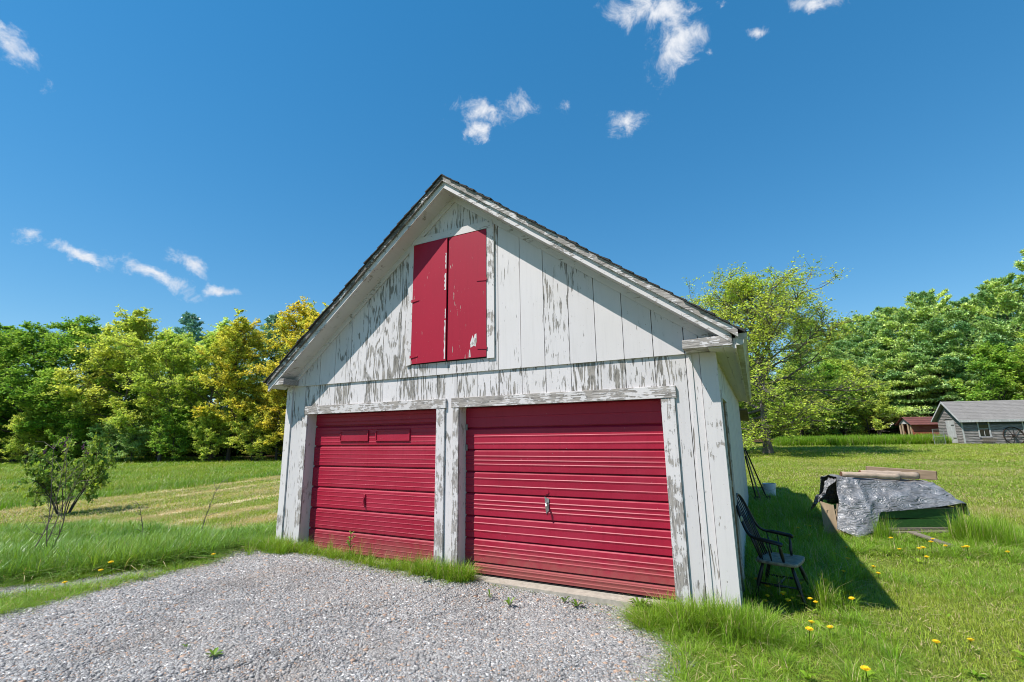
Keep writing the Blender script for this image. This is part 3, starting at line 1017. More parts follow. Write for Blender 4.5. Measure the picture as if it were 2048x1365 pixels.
def shingles():
    for side in (1, -1):
        s = SR if side > 0 else SL
        Lx = (XR + .035 - XC) if side > 0 else (XC - XL + .035)
        n = 28
        ex = Lx / n
        nrm = Vector((side * s, 0, 1)).normalized()
        for i in range(n):
            x0 = i * ex                      # upper edge
            x1 = (i + 1) * ex + .02          # lower edge, laps the next course
            b = MB()
            y0 = -OH - .054 - rnd.uniform(0, .034)
            y1 = L + .26 + rnd.uniform(0, .02)
            A = Vector((XC + side * x0, 0, ZA - s * x0 - .0205))
            B = Vector((XC + side * x1, 0, ZA - s * x1 - .0205)) + nrm * .006
            th = rnd.uniform(.012, .026)
            pts = [A, B, B + nrm * th, A + nrm * .006]
            b.prism([(p.x, y0, p.z) for p in pts], (0, y1 - y0, 0))
            b.build('shingle_course', M['shingle'], roof)
    b = MB()
    b.prism([(XC - .11, -OH - .06, ZA - .105), (XC, -OH - .06, ZA - .012), (XC + .11, -OH - .06, ZA - .098), (XC + .11, -OH - .06, ZA - .085), (XC, -OH - .06, ZA + .004), (XC - .11, -OH - .06, ZA - .09)], (0, L + OH + .33, 0))
    b.build('ridge_cap', M['shingle'], roof)


shingles()

# right eave: fascia, flat soffit boards, gutter, cornice return
MB().box(XR - .055, XR - .03, -OH + .021, L + .19, 2.565, zt(XR) - .095).build('fascia', M['trim_y'], garage, wear=.45)
for k, (xa, xb) in enumerate(((-.03, .110), (.112, .203))):
    MB().box(xa, xb, -OH + .022, L + .18, 2.585, 2.600).build('soffit', M['trim_y'], garage, wear=.22)
MB().prism([(-.275, -OH - .008, 2.598), (XR - .06, -OH - .008, 2.598), (XR - .06, -OH - .008, 2.705), (-.275, -OH - .008, 2.69)], (0, OH - .018, 0)).build('cornice_return', M['trim_x'], garage, bevel=.003, wear=.9)
MB().box(XL + .03, -6.415, -OH - .004, -.026, 2.605, 2.70).build('cornice_return', M['trim_x'], garage, bevel=.003, wear=.80)
MB().box(XL + .012, -W - .024, -OH + .022, L + .19, 2.60, 2.62).build('soffit', M['trim_y'], garage, wear=.3)
MB().box(XL + .0, XL + .024, -OH - .003, L + .2, 2.60, zt(XL) - .105).build('fascia', M['trim_y'], garage, wear=.6)


def gutter():
    prof = [(0, .115), (0, 0), (.060, 0), (.070, .020), (.075, .045), (.094, .075), (.105, .085), (.105, .112), (.095, .117)]
    inn = [(.092, .110), (.098, .106), (.098, .090), (.088, .080), (.069, .050), (.063, .026), (.056, .006), (.005, .006), (.005, .115)]
    ring = prof + inn
    b = MB()
    x0, z0 = XR - .029, 2.595
    ys = [-OH + .005] + list(np.linspace(0.2, L + .2, 12))
    n = len(ring)
    V = []
    for y in ys:
        dz = .006 * math.sin(y * .8)
        V += [(x0 + a, y, z0 + c + dz) for a, c in ring]
    F = []
    for i in range(len(ys) - 1):
        for j in range(n):
            k = (j + 1) % n
            F.append((i * n + j, i * n + k, (i + 1) * n + k, (i + 1) * n + j))
    m = len(prof)
    for base in (0, (len(ys) - 1) * n):
        for j in range(m - 1):
            F.append((base + j, base + j + 1, base + n - 2 - j, base + n - 1 - j))
    b.poly(V, F)
    g = b.build('gutter', M['gutter'], garage)
    for y in (-OH + .0035, L + .2015):
        MB().prism([(x0 + a, y, z0 + c + .006 * math.sin(y * .8)) for a, c in prof], (0, .0012, 0)).build('gutter_cap', M['gutter'], g)
    for y in (1.4, 3.2, 5.0, 6.8, 8.4):
        MB().box(x0 + .006, x0 + .094, y, y + .022, z0 + .100, z0 + .106).build('gutter_strap', M['gutter'], g)


gutter()


# right side wall boards, side door
def right_boards():
    ys = list(np.arange(1.30, L - .05, .3315)) + [L]
    ys = [1.14] + ys
    me = None
    for a, b in zip(ys[:-1], ys[1:]):
        if b - a < .05:
            continue
        xj = rnd.uniform(-.002, .002)
        MB().box(-.039, xj, a + GAP / 2, b - GAP / 2, -.06, 2.584).build('siding_board', M['white'], right, wear=rnd.uniform(.1, .3))
    MB().box(-.039, 0, .107, .16, -.06, 2.584).build('siding_board', M['white'], right, wear=.2)
    MB().box(-.039, 0, .165, 1.135, 2.20, 2.584).build('siding_board', M['white'], right, wear=.2)


right_boards()
sdoor = MB().box(-.036, -.030, .20, 1.10, -.02, 2.10).build('side_door', M['plank'], garage)
sdoor['label'] = 'weathered brown side door behind the chair'
MB().box(-.0295, .030, .165, .250, -.05, 2.11).build('door_casing', M['trim'], sdoor, wear=.5)
MB().box(-.0295, .030, 1.05, 1.135, -.05, 2.11).build('door_casing', M['trim'], sdoor, wear=.5)
MB().box(-.0295, .034, .160, 1.14, 2.111, 2.195).build('door_casing', M['trim_y'], sdoor, wear=.4)
MB().box(-.0295, .012, .2505, .30, -.02, 2.105).build('door_stile', M['beam'], sdoor)
MB().box(-.0295, .012, 1.00, 1.0495, -.02, 2.105).build('door_stile', M['beam'], sdoor)
MB().box(-.0295, .040, .252, .285, 1.18, 1.24).build('latch', M['steel'], sdoor)
# low roof of the lean-to at the back corner
lt = MB().prism([(-2.8, L + .01, 2.34), (.20, L + .01, 2.34), (.20, L + 1.9, 2.10), (-2.8, L + 1.9, 2.10)], (0, 0, .05)).build('lean_to_roof', M['plank'], garage)
MB().box(-2.7, -.05, L + 1.70, L + 1.75, -.06, 2.10).build('lean_to_wall', M['white'], garage, wear=.3)
# ------------------------------------------------------------------ trees
def unit(v):
    return v / np.maximum(np.linalg.norm(v, axis=-1, keepdims=True), 1e-9)


def tubes(P0, P1, R0, R1, k=3):
    """separate tapered tubes for many short twigs"""
    P0, P1 = np.asarray(P0), np.asarray(P1)
    n = len(P0)
    d = unit(P1 - P0)
    ref = np.where(np.abs(d[:, 2:3]) > .9, np.array([[1., 0, 0]]), np.array([[0, 0, 1.]]))
    s = unit(np.cross(d, ref))
    t = np.cross(d, s)
    a = np.arange(k) * 2 * np.pi / k
    off = s[:, None, :] * np.cos(a)[None, :, None] + t[:, None, :] * np.sin(a)[None, :, None]
    V = np.concatenate([P0[:, None, :] + off * np.asarray(R0)[:, None, None], P1[:, None, :] + off * np.asarray(R1)[:, None, None]], 1)
    base = (np.arange(n) * 2 * k)[:, None]
    j = np.arange(k)[None, :]
    Q = np.stack([base + j, base + (j + 1) % k, base + k + (j + 1) % k, base + k + j], 2).reshape(-1, 4)
    return V.reshape(-1, 3), Q


def polytube(pts, rad, k=6):
    pts = np.asarray(pts)
    n = len(pts)
    d = unit(np.gradient(pts, axis=0))
    ref = np.array([1., 0.1, 0]) if abs(d[:, 2]).mean() > .6 else np.array([0, 0, 1.])
    s = unit(np.cross(d, ref[None]))
    t = np.cross(d, s)
    a = np.arange(k) * 2 * np.pi / k
    V = pts[:, None, :] + (s[:, None, :] * np.cos(a)[None, :, None] + t[:, None, :] * np.sin(a)[None, :, None]) * np.asarray(rad)[:, None, None]
    i = (np.arange(n - 1) * k)[:, None]
    j = np.arange(k)[None, :]
    Q = np.stack([i + j, i + (j + 1) % k, i + k + (j + 1) % k, i + k + j], 2).reshape(-1, 4)
    return V.reshape(-1, 3), Q


class Acc:
    def __init__(self):
        self.V, self.Q, self.n = [], [], 0

    def add(self, VQ):
        self.V.append(VQ[0])
        self.Q.append(VQ[1] + self.n)
        self.n += len(VQ[0])

    def get(self):
        return np.concatenate(self.V), np.concatenate(self.Q)


def leaf_quads(rng, C, size, hue, up=0.8, asp=0.62):
    n = len(C)
    nr = rng.normal(size=(n, 3))
    nr[:, 2] = np.abs(nr[:, 2]) + up
    nr = unit(nr)
    a = unit(np.cross(nr, rng.normal(size=(n, 3))))
    b = np.cross(nr, a)
    s = (size * rng.uniform(.65, 1.35, n))[:, None]
    V = np.stack([C - a * s, C - b * s * asp, C + a * s, C + b * s * asp], 1)
    V[:, 1] += nr * s * .18
    V[:, 3] += nr * s * .18
    Q = np.arange(n * 4).reshape(n, 4)
    sh = np.repeat(rng.uniform(0, 1, n), 4)
    return V.reshape(-1, 3), Q, sh, np.repeat(hue, 4)


def leafy_tree(name, seed, H, R, h0, nprim=24, nsec=7, nter=6, nleaf=12, leaf=.13, el0=5, el1=65, round_=.55, spread=.28, trunk_r=None, twigs=True, sec_up=.12, droop=0.0, lean=0.0, wander=1.0, ljit=(.75, 1.2)):
    """returns (trunk mesh, crown mesh) in local coordinates"""
    rng = np.random.default_rng(seed)
    tr = trunk_r or H * .013
    wood = Acc()
    nt = 12
    tz = np.linspace(-.3, H * .93, nt)
    jx = np.cumsum(rng.normal(0, H * .006 * wander, nt)) + lean * tz
    jy = np.cumsum(rng.normal(0, H * .006 * wander, nt))
    jx[0:2] = lean * tz[0:2]
    jy[0:2] = 0
    trunk = np.stack([jx, jy, tz], 1)
    rad = tr * (1.15 - np.linspace(0, 1, nt) ** .8 * 1.05)
    rad[0] *= 1.35
    wood.add(polytube(trunk, rad, 8))
    tp0, tp1, tr0 = [], [], []
    LC, LH = [], []
    for i in range(nprim):
        t = (i + .5) / nprim
        h = h0 + (H * .92 - h0) * t ** .95 + rng.normal(0, .15)
        az = i * 2.39996 + rng.normal(0, .35)
        prof = np.sin(np.pi * (.16 + .80 * t)) ** round_
        Lb = max(.5, R * prof * rng.uniform(*ljit))
        el = math.radians(el0 + (el1 - el0) * t ** 1.1 + rng.normal(0, 7))
        p = np.array([np.interp(h, tz, jx), np.interp(h, tz, jy), h])
        d = np.array([math.cos(az) * math.cos(el), math.sin(az) * math.cos(el), math.sin(el)])
        pts = [p]
        ns = 6
        for s in range(ns):
            d = d + rng.normal(0, .10, 3) + np.array([0, 0, .05 - droop * (s / ns)])
            d /= np.linalg.norm(d)
            pts.append(pts[-1] + d * Lb / ns)
        pts = np.array(pts)
        r0 = tr * (.50 - .30 * t)
        wood.add(polytube(pts, np.linspace(r0, .012, ns + 1), 5))
        n2 = max(3, int(nsec * (Lb / R) * rng.uniform(.8, 1.2) + 1.5))
        for _ in range(n2):
            u = rng.uniform(.22, 1.0)
            k = u * ns
            q = pts[int(min(k, ns - 1))] * (1 - (k - int(min(k, ns - 1)))) + pts[int(min(k, ns - 1)) + 1] * (k - int(min(k, ns - 1)))
            dm = unit(pts[min(int(k) + 1, ns)] - pts[max(int(k) - 1, 0)])
            pr = rng.normal(size=3)
            pr -= dm * pr.dot(dm)
            pr = unit(pr)
            pr[2] *= .6
            d2 = unit(dm * rng.uniform(.35, .8) + pr * .85 + np.array([0, 0, sec_up]))
            L2 = Lb * rng.uniform(.22, .46) * (1.15 - .45 * u) + .25
            m2 = q + d2 * L2 * .5 + rng.normal(0, .05 * L2, 3)
            e2 = q + d2 * L2 + np.array([0, 0, .06 * L2])
            wood.add(polytube(np.array([q, m2, e2]), np.array([r0 * .33 + .004, r0 * .2 + .004, .006]), 4))
            hue = np.clip(rng.normal(.48, .36), 0, 1)
            for _ in range(nter):
                w = rng.uniform(.15, 1.0)
                s0 = q + (e2 - q) * w
                pr = rng.normal(size=3)
                pr[2] *= .55
                d3 = unit(d2 * .6 + unit(pr) * .8 + np.array([0, 0, sec_up]))
                L3 = L2 * rng.uniform(.25, .5) + .12
                e3 = s0 + d3 * L3
                tp0.append(s0)
                tp1.append(e3)
                tr0.append(.007 + r0 * .06)
                if nleaf:
                    v = rng.uniform(.15, 1.15, nleaf)[:, None]
                    c = s0 + (e3 - s0) * v + rng.normal(0, spread, (nleaf, 3)) * np.array([1, 1, .55]) * (L3 * .5 + .12)
                    LC.append(c)
                    LH.append(np.clip(hue + rng.normal(0, .13, nleaf), 0, 1))
    if twigs:
        wood.add(tubes(np.array(tp0), np.array(tp1), np.array(tr0), np.full(len(tp0), .004), 3))
    V, Q = wood.get()
    tme = np_mesh(name + '_trunk', V, Q, smooth=True)
    cme = None
    if nleaf:
        C = np.concatenate(LC)
        V, Q, sh, hu = leaf_quads(rng, C, leaf, np.concatenate(LH))
        cme = np_mesh(name + '_crown', V, Q, {'shade': sh, 'hue': hu})
    return tme, cme


def pine_tree(name, seed, H, R, h0, taper=1.0, gap=.75, nb=5, tuft=.30, dead=True, dens=1.0):
    """white pine: whorls of near-level branches that carry flat pads of needles"""
    rng = np.random.default_rng(seed)
    wood = Acc()
    tr = H * .012
    tz = np.linspace(-.3, H * .98, 9)
    wood.add(polytube(np.stack([np.cumsum(rng.normal(0, .03, 9)), np.cumsum(rng.normal(0, .03, 9)), tz], 1), tr * (1.08 - np.linspace(0, 1, 9)), 7))
    C, HU, D = [], [], []
    z = h0 * .35 if dead else h0
    while z < H * .985:
        t = (z - h0) / (H - h0)
        live = t > 0
        tt = max(t, 0)
        prof = (1 - tt) ** taper * (.62 + .55 * min(1, tt * 4 + .2)) + .03
        a0 = rng.uniform(0, 6.28)
        for b in range(nb):
            if not live and rng.uniform() < .35:
                continue
            az = a0 + b * 6.283 / nb + rng.normal(0, .22)
            Lb = R * prof * rng.uniform(.65, 1.25)
            if not live:
                Lb = R * rng.uniform(.25, .55)
            el = math.radians((-4 + 38 * tt) + rng.normal(0, 6))
            d = np.array([math.cos(az) * math.cos(el), math.sin(az) * math.cos(el), math.sin(el)])
            p = np.array([0, 0, z + rng.normal(0, .12)])
            pts = [p]
            for s in range(4):
                d = unit(d + rng.normal(0, .05, 3) + np.array([0, 0, .05]))
                pts.append(pts[-1] + d * Lb / 4)
            pts = np.array(pts)
            wood.add(polytube(pts, np.linspace(.05 * (1 - tt) + .018, .008, 5), 4))
            if not live:
                continue
            n = int(max(8, Lb * 24 * dens))
            u = rng.uniform(.22, 1.03, n) ** .8
            base = np.stack([np.interp(u * 4, np.arange(5), pts[:, k]) for k in range(3)], 1)
            side = unit(np.cross(d, np.array([0, 0, 1.])))
            wd = .34 * Lb * (1.12 - u) + .14
            c = base + side[None] * (rng.normal(0, 1, n) * wd * .75)[:, None]
            c[:, 2] += rng.normal(.05, .055, n) + .02
            out = unit(c - np.array([0, 0, z]) + rng.normal(0, .1, (n, 3)))
            hue = np.clip(rng.normal(.45, .25), 0, 1)
            C.append(c)
            D.append(out)
            HU.append(np.clip(hue + rng.normal(0, .15, n), 0, 1))
        z += gap * rng.uniform(.75, 1.25)
    C, D, HU = np.concatenate(C), np.concatenate(D), np.concatenate(HU)
    # each tuft: a burst of five narrow needle blades
    nn = 5
    n = len(C)
    Cr = np.repeat(C, nn, 0)
    dr = unit(np.repeat(D, nn, 0) * .55 + rng.normal(0, .55, (n * nn, 3)) + np.array([0, 0, .26]))
    ln = tuft * rng.uniform(.7, 1.25, (n * nn, 1))
    wv = unit(np.cross(dr, rng.normal(size=(n * nn, 3)))) * (tuft * .17)
    V = np.stack([Cr - dr * ln * .25, Cr + dr * ln * .35 - wv, Cr + dr * ln, Cr + dr * ln * .35 + wv], 1).reshape(-1, 3)
    Q = np.arange(n * nn * 4).reshape(-1, 4)
    sh = np.repeat(rng.uniform(0, 1, n * nn), 4)
    V2, Q2 = wood.get()
    return np_mesh(name + '_trunk', V2, Q2, smooth=True), np_mesh(name + '_crown', V, Q, {'shade': sh, 'hue': np.repeat(HU, nn * 4)})


def bush(name, seed, H, R, stems=9, nleaf=2600, leaf=.07, stem_r=.014, base=.12, fill=.5, spread=.12):
    rng = np.random.default_rng(seed)
    wood = Acc()
    ends, P0, P1, RR = [], [], [], []
    for i in range(stems):
        az = i * 2.4 + rng.normal(0, .3)
        d = np.array([math.cos(az) * .42, math.sin(az) * .42, 1.0])
        p = np.array([math.cos(az) * base, math.sin(az) * base, -.1])
        Ls = H * rng.uniform(.75, 1.0)
        pts = [p]
        for s in range(6):
            d = unit(d + rng.normal(0, .12, 3) + np.array([math.cos(az), math.sin(az), 0]) * .05 * R / max(H, .1) * 2)
            pts.append(pts[-1] + d * Ls / 6)
        pts = np.array(pts)
        wood.add(polytube(pts, np.linspace(stem_r, stem_r * .3, 7), 5))
        for _ in range(9):
            u = rng.uniform(fill * .6, 1) * 6
            q = np.array([np.interp(u, np.arange(7), pts[:, k]) for k in range(3)])
            d2 = unit(d * .5 + rng.normal(0, .7, 3) + np.array([0, 0, .25]))
            e = q + d2 * R * rng.uniform(.2, .5)
            P0.append(q)
            P1.append(e)
            RR.append(stem_r * .4)
            for _ in range(3):
                s0 = q + (e - q) * rng.uniform(.3, 1)
                e2 = s0 + unit(d2 * .6 + rng.normal(0, .6, 3)) * R * rng.uniform(.1, .25)
                P0.append(s0)
                P1.append(e2)
                RR.append(stem_r * .25)
                ends.append((s0, e2))
    wood.add(tubes(np.array(P0), np.array(P1), np.array(RR), np.array(RR) * .4, 3))
    V, Q = wood.get()
    tme = np_mesh(name + '_stems', V, Q, smooth=True)
    cme = None
    if nleaf:
        E = np.array([e for e in ends])
        k = rng.integers(0, len(E), nleaf)
        c = E[k, 0] + (E[k, 1] - E[k, 0]) * rng.uniform(0, 1.15, (nleaf, 1)) + rng.normal(0, spread * R * .3, (nleaf, 3))
        hue = np.clip((k % 17) / 17 * .7 + rng.normal(.15, .15, nleaf), 0, 1)
        V, Q, sh, hu = leaf_quads(rng, c, leaf, hue, .3)
        cme = np_mesh(name + '_leaves', V, Q, {'shade': sh, 'hue': hu})
    return tme, cme


def plant_tree(name, meshes, mats, x, y, label, cat='tree', group=None, rot=0.0, sc=1.0, scz=None, parts=('trunk', 'crown'), dz=0.0):
    o = thing(name, label, cat, (x, y, gz(x, y) + dz), group, rot)
    o.scale = (sc, sc, scz or sc)
    for me, mt, pn in zip(meshes, mats, parts):
        if me is None:
            continue
        m2 = me
        if len(me.materials) and me.materials[0] is not mt:
            m2 = me
            c = link_mesh(pn, m2, None, o)
            c.material_slots[0].link = 'OBJECT'
            c.material_slots[0].material = mt
        else:
            link_mesh(pn, m2, mt, o)
    return o


def tree_meshes():
    T = {}
    T['a'] = leafy_tree('maple_a', 1, 12.5, 4.6, .9, 28, 9, 7, 27, .098, el0=-2, el1=70)
    T['b'] = leafy_tree('maple_b', 2, 12.5, 4.2, 1.0, 28, 9, 7, 27, .098, el0=2, el1=68, round_=.7)
    T['c'] = leafy_tree('ash_c', 3, 13.5, 3.8, 1.4, 26, 8, 7, 25, .098, el0=12, el1=75, round_=.8)
    T['d'] = leafy_tree('oak_d', 4, 14.0, 4.2, 1.8, 27, 8, 7, 25, .096, el0=10, el1=72, round_=.7, spread=.24)
    T['u'] = leafy_tree('under_u', 5, 6.0, 2.8, .2, 20, 7, 6, 22, .095, el0=5, el1=60)
    T['p'] = pine_tree('pine_p', 6, 15.0, 3.6, 3.0, taper=.62, gap=.7, dens=1.3)
    T['q'] = pine_tree('pine_q', 7, 17.0, 4.6, 3.2, taper=.52, gap=.98, nb=6, dens=1.7)
    T['r'] = pine_tree('pine_r', 8, 16.0, 4.4, 2.2, taper=.58, gap=.95, nb=6, dens=1.7)
    return T


TM = tree_meshes()
BK, BG = M['bark'], M['bark_grey']

# wood on the left: (kind, x, y, scale, rot, leaf material, bark, label)
left_row = [
    ('b', -72.5, 11.4, 1.00, .3, 'lf_dark', BK, 'dark green tree at the far left end of the wood'),
    ('a', -66.5, 12.9, .98, 1.1, 'lf_green', BK, 'green maple second from the left end of the wood, on the picture edge'),
    ('b', -62.6, 14.0, 1.0, 2.0, 'lf_green', BK, 'bright green broad tree behind the lilac bush'),
    ('a', -58.0, 16.0, 1.02, 4.0, 'lf_green', BK, 'dense bright green tree left of the tall yellow-green maple'),
    ('c', -60.5, 21.2, 1.08, .5, 'lf_green', BK, 'taller green tree peeking over the wood left of the pine'),
    ('a', -52.6, 17.8, 1.05, 2.6, 'lf_yellow', BG, 'tall yellow-green maple with spreading layers of leaves'),
    ('c', -57.0, 23.6, 1.02, 3.3, 'lf_pale', BG, 'pale thin-leaved tree between the yellow-green maple and the pine'),
    ('b', -46.9, 18.6, .86, 1.4, 'lf_lime', BG, 'lower yellow-green maple in front of the pine'),
    ('c', -48.4, 24.2, 1.02, 5.0, 'lf_pale', BG, 'light green tree just right of the dark pine'),
    ('d', -43.6, 20.6, .80, 2.2, 'lf_lime', BG, 'fresh green tree left of the orange-tinged oak'),
    ('d', -40.6, 20.8, .88, .9, 'lf_gold', BK, 'orange-tinged young oak with an open crown at the wood edge'),
    ('d', -38.6, 26.0, 1.04, 3.9, 'lf_gold', BK, 'tall golden oak touching the left edge of the roof'),
    ('b', -36.0, 22.0, .58, .2, 'lf_gold', BK, 'low golden tree beside the left corner of the garage'),
    ('d', -33.8, 23.5, .90, 1.6, 'lf_gold', BK, 'golden tree half hidden behind the left edge of the garage'),
]
for kind, x, y, sc, rot, lf, bk, lab in left_row:
    plant_tree('broadleaf_tree', TM[kind], (bk, M[lf]), x, y, lab, rot=rot, sc=sc)
plant_tree('pine_tree', TM['p'], (BK, M['needle_blue']), -58.6, 26.0, 'dark pine rising above the middle of the left wood', rot=.4, sc=1.10)
plant_tree('pine_tree', TM['p'], (BK, M['needle_blue']), -43.6, 26.2, 'bluish pine between the orange-tinged oak and the golden oak', rot=2.4, sc=.97)
for i, (x, y) in enumerate([(-79, 17), (-74, 20), (-69.5, 22), (-66, 24.5), (-63.5, 28.5), (-55, 30), (-52, 33), (-48, 31), (-45, 35), (-41, 33), (-37, 31), (-33, 30)]):
    plant_tree('broadleaf_tree', TM['abcd'[i % 4]], (BK, M['lf_dark' if i % 2 else 'lf_green']), x, y, 'dim green tree deeper in the left wood, seen through gaps', group='back row of the left wood', rot=i * 1.3, sc=.74)
sap = [(-64.5, 12.2, .62, 'lf_green', 'bushy green sapling under the leftmost trees of the wood'), (-58.6, 13.6, .60, 'lf_lime', 'lime sapling at the wood edge behind the lilac bush'),
       (-54.6, 15.0, .52, 'lf_green', 'rounded green sapling right of the lilac bush at the wood edge'), (-50.0, 16.2, .46, 'lf_shrub', 'grey-green shrub at the wood edge below the tall yellow-green maple'),
       (-47.9, 16.9, .42, 'lf_shrub', 'pale grey-green shrub low against the wood'), (-44.5, 18.4, .55, 'lf_green', 'green sapling below the fresh green tree'),
       (-41.0, 19.4, .50, 'lf_lime', 'lime sapling at the foot of the orange-tinged oak'), (-37.3, 20.7, .50, 'lf_yellow', 'yellow-green sapling nearest the garage corner at the wood edge')]
for x, y, sc, lf, lab in sap:
    plant_tree('shrub', TM['u'], (BK, M[lf]), x, y, lab, 'shrub', rot=x, sc=sc * 1.15, parts=('stem', 'foliage'))

# pines and broadleaf growth on the right
right_pines = [('r', 10.2, 63.5, .86, 0, 'leftmost pine of the right grove, behind the maple'), ('q', 13.0, 62.0, .90, 1, 'second pine from the left in the right grove'),
               ('r', 15.8, 60.5, .98, 2, 'pine behind the small red shed'), ('q', 18.6, 60.0, 1.00, 3.3, 'tall round-topped pine over the end of the grey shed'),
               ('r', 21.2, 58.5, .96, 4.2, 'pine behind the middle of the grey shed roof'), ('q', 24.0, 57.5, 1.00, 5.2, 'big pine over the right end of the grey shed roof'),
               ('q', 27.6, 56.0, 1.14, .7, 'tallest pine, cut by the right edge of the picture'), ('r', 31, 55.0, 1.1, 1.7, 'pine at the right end of the grove')]
for i, (kind, x, y, sc, rot, lab) in enumerate(right_pines):
    plant_tree('pine_tree', TM[kind], (BG, M['needle']), x, y, lab, rot=rot, sc=sc, scz=sc * .92)
for i, (x, y) in enumerate([(8.0, 70), (12.0, 70), (16.5, 69), (21, 68), (26, 67), (31, 66)]):
    plant_tree('pine_tree', TM['qr'[i % 2]], (BG, M['needle']), x, y, 'shaded pine in the back row of the right grove', group='back row of the right grove', rot=i * 2.1, sc=.95)
behind = [('u', 20.2, 51.4, 1.15, 'lf_green', 'green bushy tree just behind the grey shed roof'), ('u', 23.8, 50.8, 1.25, 'lf_lime', 'lime bushy tree behind the right end of the grey shed'),
          ('b', 8.4, 53.0, .62, 'lf_lime', 'lime tree between the maple and the pines'), ('u', -1.5, 42.5, .8, 'lf_green', 'green bush behind the back corner of the garage'),
          ('b', 1.2, 50.0, .66, 'lf_green', 'green tree right behind the maple trunk'), ('u', 4.2, 47.5, .95, 'lf_lime', 'leafy thicket under the right side of the maple'),
          ('u', 7.0, 49.5, 1.0, 'lf_green', 'green thicket left of the small red shed'), ('b', 5.0, 55.0, .66, 'lf_dark', 'dark tree behind the right side of the maple'),
          ('b', -3.8, 48.0, .60, 'lf_dark', 'dark tree mostly hidden by the garage wall'), ('u', 10.2, 51.8, .9, 'lf_lime', 'lime bush beside the small red shed')]
for i, (kind, x, y, sc, lf, lab) in enumerate(behind):
    plant_tree('broadleaf_tree', TM[kind], (BK, M[lf]), x, y, lab, rot=i * 1.7, sc=sc)

# the open maple on the lawn
mt = leafy_tree('lawn_maple', 24, 11.4, 5.2, 1.3, 50, 11, 9, 12, .066, el0=-16, el1=80, round_=.50, spread=.22, trunk_r=.24, sec_up=.06, wander=.12, ljit=(.88, 1.1))
plant_tree('maple_tree', mt, (BG, M['lf_maple']), 0.95, 28.7, 'open maple with fresh yellow-green leaves standing on the lawn behind the garage', rot=3.6, sc=1.04, scz=.90)

# lilac bush, saplings and bare stems on the left
lm = bush('lilac', 31, 2.45, 1.25, 12, 5200, .068, .026, .16, .62)
lil = plant_tree('lilac_bush', lm, (BK, M['lf_lilac']), -15.9, .75, 'leafy lilac bush with dark stems on the lawn left of the garage', 'bush', sc=.54, scz=.84, parts=('stem', 'foliage'))
rngl = np.random.default_rng(5)
for i in range(9):
    b = MB()
    az = rngl.uniform(0, 6.28)
    rr = rngl.uniform(.4, 1.1)
    c = Vector((rr * math.cos(az), rr * math.sin(az), rngl.uniform(2.05, 2.55) - rr * .25))
    for k in range(7):
        q = c + Vector(rngl.normal(0, .035, 3)) + Vector((0, 0, k * .022 - .06))
        b.lathe([(.004, -.03), (.032 - k * .003, -.01), (.028 - k * .003, .015), (.003, .03)], 5, q)
    b.build('flower_head', M['lilac_flower'], lil, off=(0, 0, 0))


def bare_sapling(x, y, H, seed, label, spread=.25, n=3, name='bare_sapling'):
    rng = np.random.default_rng(seed)
    t = thing(name, label, 'sapling', (x, y, gz(x, y)))
    for s in range(n):
        b = MB()
        az = rng.uniform(0, 6.28)
        d = Vector((math.cos(az) * spread, math.sin(az) * spread, 1)).normalized()
        p = Vector((rng.normal(0, .06), rng.normal(0, .06), -.05))
        pts = [p]
        Ls = H * rng.uniform(.7, 1.0)
        for k in range(7):
            d = (d + Vector(rng.normal(0, .09, 3))).normalized()
            d.z = abs(d.z)
            pts.append(pts[-1] + d * Ls / 7)
        b.tube(pts, [.009 - .0009 * k for k in range(8)], 5)
        for k in range(2, 8):
            for _ in range(2):
                q = pts[k]
                e = (d + Vector(rng.normal(0, .8, 3))).normalized()
                e.z = abs(e.z) * .7 + .2
                m = q + e * Ls * rng.uniform(.06, .16)
                e2 = (e + Vector(rng.normal(0, .4, 3))).normalized()
                b.tube([q, m, m + e2 * Ls * .09], [.0038, .0028, .0015], 4)
        b.build('stem', M['twig'], t, off=(0, 0, 0))
    return t


bare_sapling(-9.2, -1.95, 1.75, 41, 'bare forked sapling in the tall grass in front of the lilac bush', .28, 4)
bare_sapling(-10.6, -3.35, 1.25, 43, 'bare twiggy sapling cut by the left edge of the picture', .5, 4)
bare_sapling(-8.35, -.25, 1.05, 44, 'single bare stem standing in the verge midway to the garage', .05, 1, 'bare_sapling')
bare_sapling(-9.4, -.55, .72, 45, 'short bare stem left of the taller bare stem', .08, 1, 'bare_sapling')
